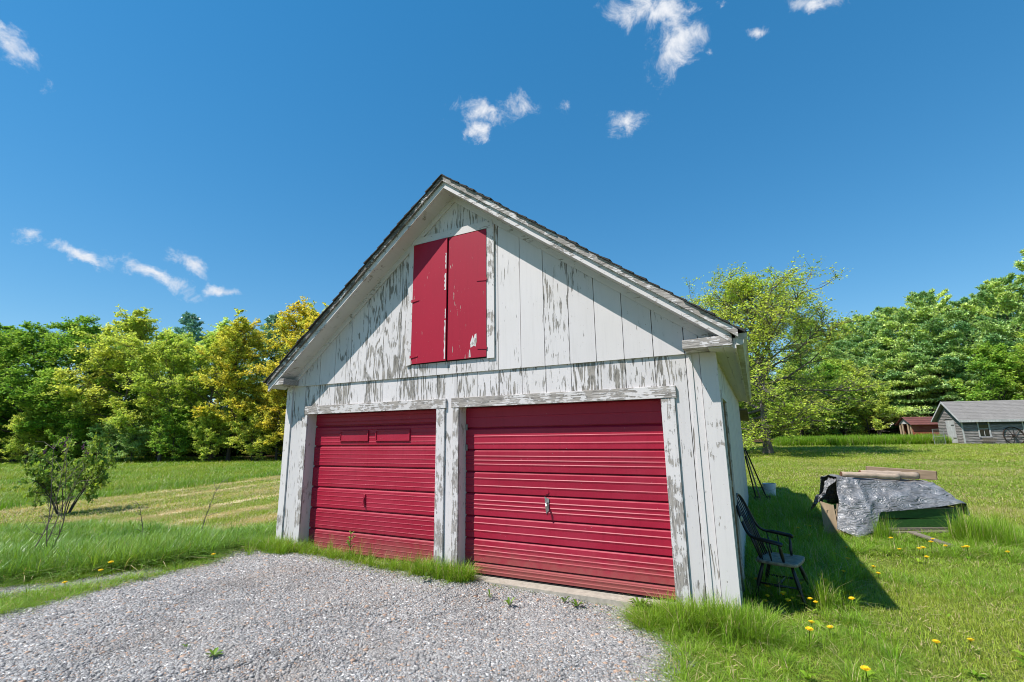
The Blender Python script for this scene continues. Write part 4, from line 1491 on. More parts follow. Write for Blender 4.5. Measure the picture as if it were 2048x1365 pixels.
# ------------------------------------------------------------------ distant woodland mass and scattered ground cover
def wood_mass(name, label, path, depth, H, n, seed, mat, leaf=.42, lo=0.0):
    """far part of a wood that reads as one mass: leaf clumps in a deep band along a path"""
    rng = np.random.default_rng(seed)
    P = np.array(path, dtype=float)
    seg = np.linalg.norm(np.diff(P, axis=0), axis=1)
    cum = np.concatenate([[0], np.cumsum(seg)])
    nc = n // 40
    s = rng.uniform(0, cum[-1], nc)
    x = np.interp(s, cum, P[:, 0])
    y = np.interp(s, cum, P[:, 1])
    k = np.clip(np.searchsorted(cum, s) - 1, 0, len(seg) - 1)
    d = (np.diff(P, axis=0) / seg[:, None])[k]
    off = rng.uniform(0, 1, nc) * depth
    x, y = x - d[:, 1] * off, y + d[:, 0] * off
    top = H * (.72 + .28 * np.sin(s * .31 + 1.3 * np.sin(s * .13)))
    z = rng.uniform(lo, 1, nc) ** .8 * top
    C = np.stack([x, y, zg(x, y) + z], 1)
    C = np.repeat(C, 40, 0) + rng.normal(0, 1, (nc * 40, 3)) * np.array([.75, .75, .4])
    C[:, 2] = np.maximum(C[:, 2], zg(C[:, 0], C[:, 1]) + .05)
    hue = np.repeat(rng.uniform(0, 1, nc), 40)
    V, Q, sh, hu = leaf_quads(rng, C, leaf, hue, .4)
    o = link_mesh(name, np_mesh(name, V, Q, {'shade': sh, 'hue': hu}), mat)
    tag(o, label, 'woodland', kind='stuff')


wood_mass('distant_wood', 'shady mass of undergrowth and trees deep in the left wood', [(-20, 32), (-38, 30), (-60, 31), (-70, 20), (-84, 12)], -9, 8.0, 60000, 1, M['lf_dark'])
wood_mass('distant_wood', 'shady mass of undergrowth and trees behind the right pines', [(45, 66), (24, 72), (8, 72), (-14, 62), (-34, 50)], -9, 9.0, 60000, 2, M['lf_dark'])


def blade(rng, x, y, h, w, lean, az, segs=2):
    """curved blade: vertices bottom to top"""
    ca, sa = math.cos(az), math.sin(az)
    side = (-sa * w / 2, ca * w / 2)
    pts = []
    for i in range(segs + 1):
        t = i / segs
        o = lean * t * t * h
        z = h * t * (1 - .25 * lean * t)
        ww = 1 - t * .85
        cx, cy = x + ca * o, y + sa * o
        pts += [(cx - side[0] * ww, cy - side[1] * ww, z), (cx + side[0] * ww, cy + side[1] * ww, z)]
    return pts


def grass_patch(rng, n, R, hmin, hmax, w, lean, segs=2, clump=False):
    V, Q, S = [], [], []
    for i in range(n):
        r = R * math.sqrt(rng.uniform()) * (1 if not clump else rng.uniform() ** .5)
        a = rng.uniform(0, 6.283)
        h = rng.uniform(hmin, hmax) * (1 if not clump else (1.05 - .35 * r / R))
        az = rng.uniform(0, 6.283) if not clump or rng.uniform() < .3 else a + rng.normal(0, .7)
        p = blade(rng, r * math.cos(a), r * math.sin(a), h, w * rng.uniform(.7, 1.3), abs(rng.normal(0, lean)), az, segs)
        b = len(V)
        V += p
        for s in range(segs):
            Q.append((b + 2 * s, b + 2 * s + 1, b + 2 * s + 3, b + 2 * s + 2))
        S += [rng.uniform()] * len(p)
    return np.array(V), np.array(Q), np.array(S)


def scatter_group():
    """geometry nodes: loose points of the mesh carry copies of the mesh's own small patches"""
    g = bpy.data.node_groups.new('scatter_patches', 'GeometryNodeTree')
    g.interface.new_socket('Geometry', in_out='INPUT', socket_type='NodeSocketGeometry')
    g.interface.new_socket('Geometry', in_out='OUTPUT', socket_type='NodeSocketGeometry')
    N = g.nodes
    gi, go = N.new('NodeGroupInput'), N.new('NodeGroupOutput')

    def attr(name, typ):
        a = N.new('GeometryNodeInputNamedAttribute')
        a.data_type = typ
        a.inputs['Name'].default_value = name
        return a.outputs[0]
    sep = N.new('GeometryNodeSeparateGeometry')
    sep.domain = 'POINT'
    g.links.new(gi.outputs[0], sep.inputs['Geometry'])
    cmp_ = N.new('FunctionNodeCompare')
    cmp_.data_type = 'FLOAT'
    cmp_.operation = 'GREATER_THAN'
    g.links.new(attr('seed', 'FLOAT'), cmp_.inputs['A'])
    cmp_.inputs['B'].default_value = .5
    g.links.new(cmp_.outputs[0], sep.inputs['Selection'])
    sp = N.new('GeometryNodeSplitToInstances')
    sp.domain = 'POINT'
    g.links.new(sep.outputs['Inverted'], sp.inputs['Geometry'])
    fi = N.new('FunctionNodeFloatToInt')
    g.links.new(attr('variant', 'FLOAT'), fi.inputs[0])
    g.links.new(fi.outputs[0], sp.inputs['Group ID'])
    ip = N.new('GeometryNodeInstanceOnPoints')
    g.links.new(sep.outputs['Selection'], ip.inputs['Points'])
    g.links.new(sp.outputs['Instances'], ip.inputs['Instance'])
    ip.inputs['Pick Instance'].default_value = True
    fi2 = N.new('FunctionNodeFloatToInt')
    g.links.new(attr('variant', 'FLOAT'), fi2.inputs[0])
    g.links.new(fi2.outputs[0], ip.inputs['Instance Index'])
    cx = N.new('ShaderNodeCombineXYZ')
    g.links.new(attr('turn', 'FLOAT'), cx.inputs[2])
    g.links.new(cx.outputs[0], ip.inputs['Rotation'])
    cs = N.new('ShaderNodeCombineXYZ')
    sx = attr('size', 'FLOAT')
    g.links.new(sx, cs.inputs[0])
    g.links.new(sx, cs.inputs[1])
    g.links.new(attr('size_up', 'FLOAT'), cs.inputs[2])
    g.links.new(cs.outputs[0], ip.inputs['Scale'])
    g.links.new(ip.outputs[0], go.inputs[0])
    return g


SCATTER = scatter_group()


def scatter(name, label, cat, patches, P, size, size_up, tint, dry, mat, seed, smooth=False):
    rng = np.random.default_rng(seed)
    n = len(P)
    nv = len(patches)
    V, Q, sh, var, sd = [], [], [], [], []
    b = 0
    for i, (v, q, s) in enumerate(patches):
        V.append(v)
        Q.append(q + b)
        sh.append(s)
        var.append(np.full(len(v), i))
        b += len(v)
    pv = np.concatenate(V)
    m = len(pv)
    allv = np.concatenate([pv, P])
    z = np.zeros(m)
    at = {'shade': np.concatenate([np.concatenate(sh), np.zeros(n)]),
          'variant': np.concatenate([np.concatenate(var), rng.integers(0, nv, n)]),
          'seed': np.concatenate([z, np.ones(n)]),
          'turn': np.concatenate([z, rng.uniform(0, 6.283, n)]),
          'size': np.concatenate([z, size]), 'size_up': np.concatenate([z, size_up]),
          'tint': np.concatenate([z, tint]), 'dry': np.concatenate([z, dry])}
    me = np_mesh(name, allv, np.concatenate(Q), at, smooth)
    o = link_mesh(name, me, mat)
    tag(o, label, cat, kind='stuff')
    md = o.modifiers.new('scatter', 'NODES')
    md.node_group = SCATTER
    return o


YAW = math.atan2(_f.x, _f.y)


def in_view(x, y, half=62):
    a = np.degrees(np.arctan2(x - CAM.x, y - CAM.y) - YAW)
    a = (a + 180) % 360 - 180
    return np.abs(a) < half


def fe(x, y):
    return x * .965 + y * .262


def is_garage(x, y, m=0.0):
    return (x > -W - m) & (x < m + .02) & (y > -m) & (y < L + m)


def verge_mask(x, y):
    """lush unmown verge between the drive and the mown strip"""
    poly = np.array([(-6.75, .25), (-7.0, -.45), (-6.95, -1.3), (-7.25, -1.75), (-7.7, -2.35), (-8.2, -3.1), (-9.2, -4.4), (-13.5, -5.2), (-13.2, -1.5), (-12.0, -.35), (-9.6, -.05), (-8.2, -.05), (-7.9, .7), (-7.3, 2.3), (-6.75, 2.3)])
    return in_poly(poly, x + .12 * wob(x * .5, y * .5), y + .12 * wob(y * .5, x * .5))


def shade_strip(x, y):
    """unmown weeds along the right-hand wall and round the old cart"""
    s = (x > .02) & (x < 1.15 + .22 * wob(x * .4, y * .4) + .0 * y) & (y > .9) & (y < 9.2)
    c = (x > 1.4) & (x < 4.3) & (y > 4.0 + .25 * wob(x * .6, y * .5)) & (y < 7.4)
    return s | (c & ~in_poly(CART_FOOT, x, y))


CART_FOOT = np.array([(1.55, 5.15), (3.6, 5.95), (3.1, 7.25), (1.05, 6.4)])


def rings(rng, bands):
    """random points per distance band: (r0, r1, density)"""
    X, Y, Bd = [], [], []
    for i, (r0, r1, den) in enumerate(bands):
        area = math.pi * (r1 * r1 - r0 * r0) * 124 / 360
        n = int(area * den)
        r = np.sqrt(rng.uniform(r0 * r0, r1 * r1, n))
        a = YAW + np.radians(rng.uniform(-62, 62, n))
        X.append(CAM.x + r * np.sin(a))
        Y.append(CAM.y + r * np.cos(a))
        Bd.append(np.full(n, i))
    return np.concatenate(X), np.concatenate(Y), np.concatenate(Bd)


def build_grass():
    rng = np.random.default_rng(77)
    # ---- short mown lawn
    pats = [grass_patch(rng, 190, .27, .020, .058, .0052, .8, 2) for _ in range(7)]
    bands = [(1.5, 5.5, 42), (5.5, 9, 30), (9, 16, 13), (16, 30, 4), (30, 48, 1.6)]
    x, y, b = rings(rng, bands)
    ok = ~is_gravel(x, y) & ~is_garage(x, y, .0) & ~in_poly(CART_FOOT, x, y) & (fe(x, y) > -17.7 + .25 * wob(x * .3, y * .3)) & (y < 44)
    ok &= ~((x < -8) & (y > 16))
    x, y, b = x[ok], y[ok], b[ok]
    sz = np.array([1.0, 1.15, 1.7, 3.0, 5.0])[b] * rng.uniform(.8, 1.25, len(x))
    su = np.array([1.0, 1.05, 1.2, 1.45, 1.7])[b] * rng.uniform(.7, 1.3, len(x))
    tint = np.clip(.5 + .35 * wob(x * .13, y * .13) + rng.normal(0, .16, len(x)), 0, 1)
    drn = np.clip(.5 + .5 * wob(x * .21 + 4, y * .17) + rng.normal(0, .2, len(x)) - .55, 0, .5) * .55
    dl = np.clip(wob(x * .22 + 1.0, y * .33) + .9 * wob(x * .6, y * .9) + rng.normal(0, .3, len(x)), 0, 1)
    drn = np.where((x > 1.8) & (y > 7) & (y < 24), np.maximum(drn, dl * .5), drn)
    # rows of clippings on the mown strip at the left
    row = np.sin(fe(x, y) * 3.6 + .8 * wob(x * .1, y * .1)) + rng.normal(0, .35, len(x))
    left = (x < -8.8) & (y > -.6)
    drn = np.where(left & (row > .30), .92, drn)
    near = (x > -1.2) & (x < 1.6) & (y < 1.2)
    tint = np.where(near, tint * .55, tint)
    P = np.stack([x, y, zg(x, y) - .004], 1)
    scatter('lawn_grass', 'short mown grass of the yellow-green lawn', 'grass', pats, P, sz, su, tint, drn, M['lawn'], 1)

    # ---- unmown field far left
    pats = [grass_patch(rng, 110, .35, .10, .26, .010, .6, 2) for _ in range(5)]
    x, y, b = rings(rng, [(12, 26, 3.2), (26, 45, 1.3), (45, 75, .5)])
    ok = (fe(x, y) < -17.7 + .25 * wob(x * .3, y * .3)) & (y < 27) & (x < -14)
    x, y, b = x[ok], y[ok], b[ok]
    edge = np.exp(-((fe(x, y) + 18.3) / .7) ** 2)
    sz = np.array([1.3, 2.2, 3.8])[b] * rng.uniform(.8, 1.25, len(x))
    su = np.array([.7, .75, .85])[b] * rng.uniform(.7, 1.3, len(x)) * (1 + .75 * edge)
    tint = np.clip(.55 + .3 * wob(x * .09, y * .09) + rng.normal(0, .16, len(x)) - .5 * edge, 0, 1)
    P = np.stack([x, y, zg(x, y) - .01], 1)
    scatter('field_grass', 'unmown green grass of the field in front of the left wood', 'grass', pats, P, sz, su, tint, rng.uniform(0, .03, len(x)), M['field'], 2)

    # ---- lush tall verge on the left
    pats = [grass_patch(rng, 34, .14, .18, .46, .0155, 1.1, 3, True) for _ in range(9)]
    n = 9000
    x = rng.uniform(-13.5, -6.6, n)
    y = rng.uniform(-5.2, 2.4, n)
    ok = verge_mask(x, y) & ~is_gravel(x, y) & ~is_garage(x, y, .03) & in_view(x, y)
    x, y = x[ok], y[ok]
    den = .5 + .5 * wob(x * .25, y * .3)
    edge = ss(0, .5, -6.6 - x + .35 * (y + 1.2))
    su = rng.uniform(.55, 1.0, len(x)) * (.55 + .45 * den) * (.45 + .55 * np.clip(edge, 0, 1))
    sz = rng.uniform(.8, 1.25, len(x)) * .9
    tint = np.clip(.45 + .35 * wob(x * .4, y * .4) + rng.normal(0, .2, len(x)), 0, 1)
    P = np.stack([x, y, zg(x, y) - .01], 1)
    scatter('tall_verge_grass', 'tall glossy grass of the verge between drive and mown strip', 'grass', pats, P, sz, su, tint, np.zeros(len(x)), M['tall'], 3)

    # ---- unmown weeds beside the wall, round the cart, along the door sills, drive edges and by the red shed
    pats = [grass_patch(rng, 40, .10, .12, .34, .0075, .7, 3, True) for _ in range(7)]
    X, Y, S, U = [], [], [], []

    def put(x, y, s, u):
        X.append(x)
        Y.append(y)
        S.append(np.broadcast_to(s, x.shape))
        U.append(np.broadcast_to(u, x.shape))
    # strip along the wall and round the cart
    n = 4600
    x, y = rng.uniform(0, 4.4, n), rng.uniform(.3, 11.5, n)
    ok = shade_strip(x, y)
    x, y = x[ok], y[ok]
    put(x, y, rng.uniform(.9, 1.5, len(x)), rng.uniform(.55, 1.15, len(x)) * np.where(x > 1.4, .55, 1.0))
    # tall stalky clump at the right end of the cart
    x, y = rng.normal(3.45, .22, 70), rng.normal(5.25, .18, 70)
    put(x, y, .9, rng.uniform(1.2, 2.3, 70))
    x, y = rng.normal(2.05, .07, 14), rng.normal(4.85, .05, 14)
    put(x, y, .7, rng.uniform(1.2, 1.9, 14))
    # tuft at the right front corner
    x = rng.uniform(-.95, .30, 420)
    y = rng.normal(-.16, .13, 420) - .10 * (x < -.4)
    ok = ~((y > -.03) & (x < .03))
    x, y = x[ok], y[ok]
    put(x, y, rng.uniform(.7, 1.1, len(x)), rng.uniform(.6, 1.25, len(x)) * np.exp(-((x + .25) / .8) ** 2) * 1.05)
    # between the doors and along the left door
    x = rng.uniform(-3.75, -3.0, 120)
    y = rng.normal(-.13, .07, 120)
    put(x, y, .8, rng.uniform(.6, 1.0, 120))
    x = rng.uniform(-6.1, -3.6, 150)
    y = rng.normal(-.17, .06, 150)
    put(x, y, .7, rng.uniform(.18, .85, 150) ** 1.3)
    x = rng.uniform(-6.05, -3.7, 16)
    y = rng.normal(-.12, .05, 16)
    put(x, y, .45, rng.uniform(.8, 1.35, 16))
    x = rng.uniform(-6.9, -6.0, 110)
    y = rng.normal(-.20, .12, 110)
    put(x, y, .8, rng.uniform(.5, 1.0, 110))
    x = rng.uniform(-2.7, -1.0, 60)
    y = rng.normal(-.10, .025, 60)
    put(x, y, .45, rng.uniform(.10, .20, 60))
    # green fringe on both edges of the drive
    n = 2400
    x, y = rng.uniform(-8.2, -5.9, n), rng.uniform(-4.5, .1, n)
    ok = ~is_gravel(x, y) & ~verge_mask(x, y)
    x, y = x[ok], y[ok]
    put(x, y, rng.uniform(.7, 1.1, len(x)), rng.uniform(.18, .42, len(x)))
    n = 1500
    x, y = rng.uniform(-.8, .6, n), rng.uniform(-3.8, 0, n)
    ok = ~is_gravel(x, y) & (is_gravel(x - .25, y) | (rng.uniform(size=n) < .25))
    x, y = x[ok], y[ok]
    put(x, y, rng.uniform(.6, 1.0, len(x)), rng.uniform(.22, .55, len(x)))
    # a few unmown tufts on the right lawn
    for cx, cy, r, k in ((.75, -.05, .28, 60), (1.0, -.75, .3, 24), (2.6, 2.6, .5, 40), (1.7, 2.3, .4, 30), (.95, .55, .12, 16)):
        put(rng.normal(cx, r, k), rng.normal(cy, r * .6, k), .8, rng.uniform(.25, .62, k))
    put(rng.normal(.78, .05, 8), rng.normal(.92, .05, 8), .7, rng.uniform(1.0, 1.5, 8))
    x, y = np.concatenate(X), np.concatenate(Y)
    sz, su = np.concatenate(S), np.concatenate(U)
    tint = np.clip(rng.normal(.5, .22, len(x)), 0, 1)
    P = np.stack([x, y, zg(x, y) - .01], 1)
    scatter('weed_grass', 'ragged unmown grass along the garage walls, the drive edge and the old cart', 'grass', pats, P, sz, su, tint, np.zeros(len(x)), M['lush'], 4)
    # tall bright grass before the red shed
    pats = [grass_patch(rng, 60, .4, .35, .8, .03, .4, 2, True) for _ in range(4)]
    n = 1500
    t = rng.uniform(0, 1, n)
    x = 2.0 + t * 11.0
    y = 37.5 + t * 3.0 + rng.uniform(0, 4.0, n)
    P = np.stack([x, y, zg(x, y) - .02], 1)
    scatter('tall_meadow_grass', 'tall bright grass in front of the small red shed and the thicket', 'grass', pats, P, rng.uniform(1.0, 1.6, n), rng.uniform(.7, 1.15, n), np.clip(rng.normal(.3, .2, n), 0, 1), np.zeros(n), M['lush'], 5)


build_grass()


def build_stones():
    rng = np.random.default_rng(9)
    pats = []
    for _ in range(6):
        V, Q, S = [], [], []
        for i in range(430):
            r = .0042 * math.exp(rng.normal(0, .40))
            c = np.array([rng.uniform(-.16, .16), rng.uniform(-.16, .16), r * .25])
            ax = np.array([1.25, .95, .6]) * r * rng.uniform(.75, 1.25, 3)
            th = rng.uniform(0, 6.28)
            # squashed, jittered cube
            p = np.array([(i0, j0, k0) for i0 in (-1, 1) for j0 in (-1, 1) for k0 in (-1, 1)], dtype=float) * .8 + rng.normal(0, .24, (8, 3))
            p *= ax
            ti = rng.normal(0, .35)
            p = np.stack([p[:, 0], p[:, 1] * math.cos(ti) - p[:, 2] * math.sin(ti), p[:, 1] * math.sin(ti) + p[:, 2] * math.cos(ti)], 1)
            p = np.stack([p[:, 0] * math.cos(th) - p[:, 1] * math.sin(th), p[:, 0] * math.sin(th) + p[:, 1] * math.cos(th), p[:, 2]], 1) + c
            b = len(V)
            V += list(p)
            Q += [(b + a0, b + a1, b + a2, b + a3) for a0, a1, a2, a3 in ((0, 1, 3, 2), (4, 6, 7, 5), (0, 4, 5, 1), (2, 3, 7, 6), (0, 2, 6, 4), (1, 5, 7, 3))]
            S += [rng.uniform()] * 8
        pats.append((np.array(V), np.array(Q), np.array(S)))
    n = 7000
    x, y = rng.uniform(-8.5, .7, n), rng.uniform(-4.6, .05, n)
    keep = is_gravel(x, y) & in_view(x, y, 60)
    x, y = x[keep], y[keep]
    n = len(x)
    P = np.stack([x, y, zg(x, y) + .018 + .008 * wob(x * .6, y * .6)], 1)
    d = np.hypot(x - CAM.x, y - CAM.y)
    scatter('gravel_stones', 'loose crushed grey stone of the driveway', 'gravel', pats, P, rng.uniform(.85, 1.25, n), rng.uniform(.8, 1.2, n), np.zeros(n), np.zeros(n), M['stone'], 6)


build_stones()
# ------------------------------------------------------------------ black windsor armchair by the wall
def smooth_path(pts, n=6):
    """Catmull-Rom through points"""
    P = [Vector(p) for p in pts]
    P = [P[0] * 2 - P[1]] + P + [P[-1] * 2 - P[-2]]
    out = []
    for i in range(1, len(P) - 2):
        for k in range(n):
            t = k / n
            a, b, c, d = P[i - 1], P[i], P[i + 1], P[i + 2]
            out.append(.5 * ((2 * b) + (c - a) * t + (2 * a - 5 * b + 4 * c - d) * t * t + (3 * b - a - 3 * c + d) * t ** 3))
    out.append(P[-2])
    return out


def build_chair():
    ch = thing('armchair', 'black spindle-back wooden armchair with worn seat against the right-hand garage wall', 'chair', (.41, 1.12, gz(.41, 1.12)), rotz=math.radians(-14))
    Z = (0, 0, 0)
    # saddle seat with rounded outline
    b = MB()
    outl = smooth_path([(-.20, -.15, 0), (-.17, -.22, 0), (.0, -.245, 0), (.19, -.235, 0), (.225, -.18, 0), (.235, 0, 0), (.225, .18, 0), (.19, .235, 0), (0, .245, 0), (-.17, .22, 0), (-.20, .15, 0), (-.215, 0, 0), (-.20, -.15, 0)], 3)[:-1]
    n = len(outl)
    V, F = [], []
    for sc, z in ((.90, .388), (1.0, .400), (1.0, .424), (.97, .432), (.6, .420), (.25, .416)):
        V += [(p.x * sc, p.y * sc, z) for p in outl]
    for r in range(5):
        for j in range(n):
            F.append((r * n + j, r * n + (j + 1) % n, (r + 1) * n + (j + 1) % n, (r + 1) * n + j))
    F.append(tuple(reversed(range(n))))
    F.append(tuple(range(5 * n, 6 * n)))
    b.poly(V, F)
    b.build('seat', M['seat_wood'], ch, smooth=True, off=Z)
    # continuous bow: arm, back hoop, arm
    half = [(.11, -.275, .622), (.07, -.285, .634), (-.08, -.275, .655), (-.20, -.25, .672), (-.265, -.215, .74), (-.32, -.185, .88), (-.365, -.13, 1.02), (-.385, -.06, 1.085)]
    full = half + [(-.39, 0, 1.10)] + [(x, -y, z) for x, y, z in reversed(half)]
    path = smooth_path(full, 4)
    rad = []
    for p in path:
        rad.append(.026 if p.x > -.12 else .019)
    MB().tube(path, rad, 8, flat=.75).build('bow', M['black_paint'], ch, smooth=True, off=Z)

    def bow_at(y, side=None):
        return min((p for p in path if p.z > .70), key=lambda p: abs(p.y - y))
    for i, y in enumerate((-.16, -.11, -.055, 0, .055, .11, .16)):
        t = bow_at(y * 1.02)
        base = Vector((-.175 + abs(y) * .12, y * .95, .425))
        mid = (base + t) / 2
        MB().tube([base, base.lerp(t, .3), mid, t], [.0085, .011, .009, .006], 6).build('spindle', M['black_paint'], ch, smooth=True, off=Z)
    for s in (-1, 1):
        for x0, x1 in ((-.12, -.17), (-.03, -.05), (.09, .075)):
            tz = .64 if x1 > -.1 else .66
            r = .016 if x0 > .05 else .009
            MB().tube([(x0, s * .20, .425), (x0 * .7 + x1 * .3, s * .22, .49), ((x0 + x1) / 2, s * .245, .56), (x1, s * .272, tz - .012)], [r * .7, r * 1.2, r, r * .6], 7).build('arm_post', M['black_paint'], ch, smooth=True, off=Z)
        for fx, tx in ((.27, .15), (-.25, -.13)):
            a, c = Vector((tx, s * .155, .40)), Vector((fx, s * .235, -.02))
            MB().tube([a, a.lerp(c, .25), a.lerp(c, .5), a.lerp(c, .62), a.lerp(c, .8), c], [.015, .021, .024, .017, .020, .013], 8).build('leg', M['black_paint'], ch, smooth=True, off=Z)
        MB().tube([(.215, s * .20, .18), (0, s * .20, .175), (-.20, s * .20, .18)], [.009, .015, .009], 7).build('stretcher', M['black_paint'], ch, smooth=True, off=Z)
    MB().tube([(0, -.20, .175), (0, 0, .175), (0, .20, .175)], [.009, .015, .009], 7).build('stretcher', M['black_paint'], ch, smooth=True, off=Z)
    b = MB()
    b.lathe([(.001, -.006), (.014, -.005), (.017, 0), (.014, .005), (.001, .006)], 14)
    b.v = [(-.30 + z * .8, -.215 - abs(z) * .5 - .012, .87 + y * 1.9) if False else (-.303 + x * .9, -.208 - z - .008, .85 + y * 1.9) for x, y, z in b.v]
    b.build('pale_disc', M['pale_tag'], ch, smooth=True, off=Z)


build_chair()

# ------------------------------------------------------------------ old cart under a tarpaulin
CA = Vector((1.75, 5.25, 0))
CU = Vector((.898, .440, 0))
CN = Vector((-.440, .898, 0))


def cp(s, o, z):
    return CA + CU * s + CN * o + Vector((0, 0, z))


def cbox(s0, s1, o0, o1, z0, z1, mb=None):
    b = mb or MB()
    return b.obox(cp((s0 + s1) / 2, (o0 + o1) / 2, (z0 + z1) / 2), CU * (s1 - s0) / 2, CN * (o1 - o0) / 2, Vector((0, 0, (z1 - z0) / 2)))


G0 = gz(2.4, 5.9)
cart = thing('wooden_cart', 'low green wooden cart box standing in the weeds beneath the tarp', 'cart', (CA.x + .7, CA.y + .7, G0))
for z0, z1 in ((.045, .195), (.207, .36)):
    cbox(.08, 1.92, .0, .028, z0, z1).build('side_board', M['green_paint'], cart)
    cbox(.08, 1.92, 1.02, 1.048, z0, z1).build('side_board', M['green_paint'], cart)
    cbox(.05, .078, .03, 1.02, z0, z1).build('end_board', M['green_paint'], cart)
    cbox(1.922, 1.95, .03, 1.02, z0, z1).build('end_board', M['green_paint'], cart)
for s in (.10, 1.86):
    for o in (.03, .97):
        cbox(s, s + .045, o, o + .045, .0, .40).build('corner_post', M['green_paint'], cart)
cbox(.08, 1.92, .0, .034, .3605, .375).build('top_rail', M['plank'], cart)
for k in range(6):
    cbox(.09, 1.91, .05 + k * .16, .20 + k * .16, .012, .044).build('floor_board', M['plank'], cart)
for s in (.3, 1.0, 1.65):
    cbox(s, s + .09, -.02, 1.06, -.10, .011).build('skid', M['plank'], cart)
cbox(.42, 1.58, -.05, -.012, .012, .05).build('sill_plank', M['plank'], cart)


def build_tarp():
    cols = [
        [(.02, 1.00, .35), (.02, .85, .83), (.02, .60, .90), (.03, .38, .875), (-.20, .05, .45), (-.42, -.12, .03)],
        [(.15, 1.03, .32), (.15, .86, .84), (.15, .60, .89), (.16, .34, .87), (-.02, -.05, .42), (-.22, -.38, -.07)],
        [(.30, 1.07, .30), (.30, .87, .84), (.30, .60, .875), (.30, .28, .84), (.26, -.07, .45), (.14, -.26, .0)],
        [(.44, 1.08, .30), (.44, .87, .83), (.44, .60, .86), (.45, .30, .82), (.45, .06, .50), (.44, -.05, .29)],
        [(.80, 1.09, .28), (.80, .87, .82), (.80, .60, .84), (.80, .31, .80), (.80, .10, .58), (.80, -.05, .31)],
        [(1.2, 1.09, .28), (1.2, .87, .80), (1.2, .60, .82), (1.2, .31, .785), (1.2, .10, .59), (1.2, -.05, .34)],
        [(1.55, 1.09, .28), (1.55, .87, .79), (1.55, .60, .805), (1.55, .32, .77), (1.55, .10, .60), (1.55, -.05, .375)],
        [(1.82, 1.08, .28), (1.82, .86, .77), (1.82, .60, .78), (1.82, .33, .745), (1.85, .10, .59), (1.90, -.05, .425)],
        [(2.00, 1.05, .28), (1.97, .84, .66), (1.97, .60, .66), (1.96, .35, .63), (1.97, .10, .52), (1.985, -.05, .41)],
        [(2.08, 1.02, .20), (2.05, .82, .42), (2.05, .60, .40), (2.04, .36, .36), (2.03, .12, .28), (2.02, -.04, .18)]]
    A = np.array(cols)
    nu, nv = 96, 60
    def interp(A, n, axis):
        m = A.shape[axis]
        t = np.linspace(0, m - 1, n)
        i = np.clip(t.astype(int), 0, m - 2)
        f = t - i
        f = f * .6 + (f * f * (3 - 2 * f)) * .4
        a, b = np.take(A, i, axis), np.take(A, i + 1, axis)
        sh = [1] * A.ndim
        sh[axis] = n
        f = f.reshape(sh)
        return a * (1 - f) + b * f
    G = interp(interp(A, nu, 0), nv, 1)
    U, Vv = np.meshgrid(np.linspace(0, 9, nu), np.linspace(0, 6, nv), indexing='ij')
    rng = np.random.default_rng(12)
    w = np.zeros_like(U)
    for k in range(26):
        fx, fy = rng.normal(0, 3.2), rng.normal(0, 4.5)
        ph = rng.uniform(0, 6.28)
        w += (1 - 2 * np.abs(np.sin(U * fx * .5 + Vv * fy * .5 + ph + .8 * np.sin(Vv * 1.7 + k)))) / (1.2 + .45 * math.hypot(fx, fy))
    w *= .010
    w *= np.clip((6.0 - Vv) / 1.0, .12, 1)
    G[..., 2] += w
    G[..., 1] -= w * 1.2
    edge = (Vv > 5.9)
    V = np.array([cp(s, o, z + G0 + .105) for s, o, z in G.reshape(-1, 3)])
    V[:, 2] = np.maximum(V[:, 2], G0 - .005)
    i = (np.arange(nu - 1)[:, None] * nv + np.arange(nv - 1)[None, :]).ravel()
    Q = np.stack([i, i + nv, i + nv + 1, i + 1], 1)
    t = thing('tarpaulin', 'crumpled silver-grey tarpaulin draped over the green cart', 'tarpaulin', tuple(cart.location))
    off = np.array(cart.location)
    o = link_mesh('sheet', np_mesh('sheet', V - off, Q, smooth=True), M['tarp'], t)
    md = o.modifiers.new('thickness', 'SOLIDIFY')
    md.thickness = .003
    # twisted loose end on the left
    P = smooth_path([cp(.05, .55, .93 + G0), cp(-.10, .50, .80 + G0), cp(-.24, .48, .62 + G0), cp(-.33, .50, .55 + G0), cp(-.40, .55, .40 + G0)], 5)
    n = len(P)
    k = 10
    Vt, Ft = [], []
    for a, p in enumerate(P):
        wdt = .13 - .10 * math.sin(math.pi * min(1, a / n * 1.15))
        tw = a / n * 2.6
        for j in range(k):
            q = (j / (k - 1) - .5) * 2
            d = CN * math.cos(tw) + Vector((0, 0, 1)) * math.sin(tw)
            Vt.append(p + d * q * wdt + CU * .02 * math.sin(q * 7 + a) + Vector((0, 0, .018 * math.cos(q * 9 + a * .7))))
    for a in range(n - 1):
        for j in range(k - 1):
            Ft.append((a * k + j, a * k + j + 1, (a + 1) * k + j + 1, (a + 1) * k + j))
    b = MB()
    b.poly(Vt, Ft)
    o = b.build('loose_end', M['tarp'], t, smooth=True)
    o.modifiers.new('thickness', 'SOLIDIFY').thickness = .003


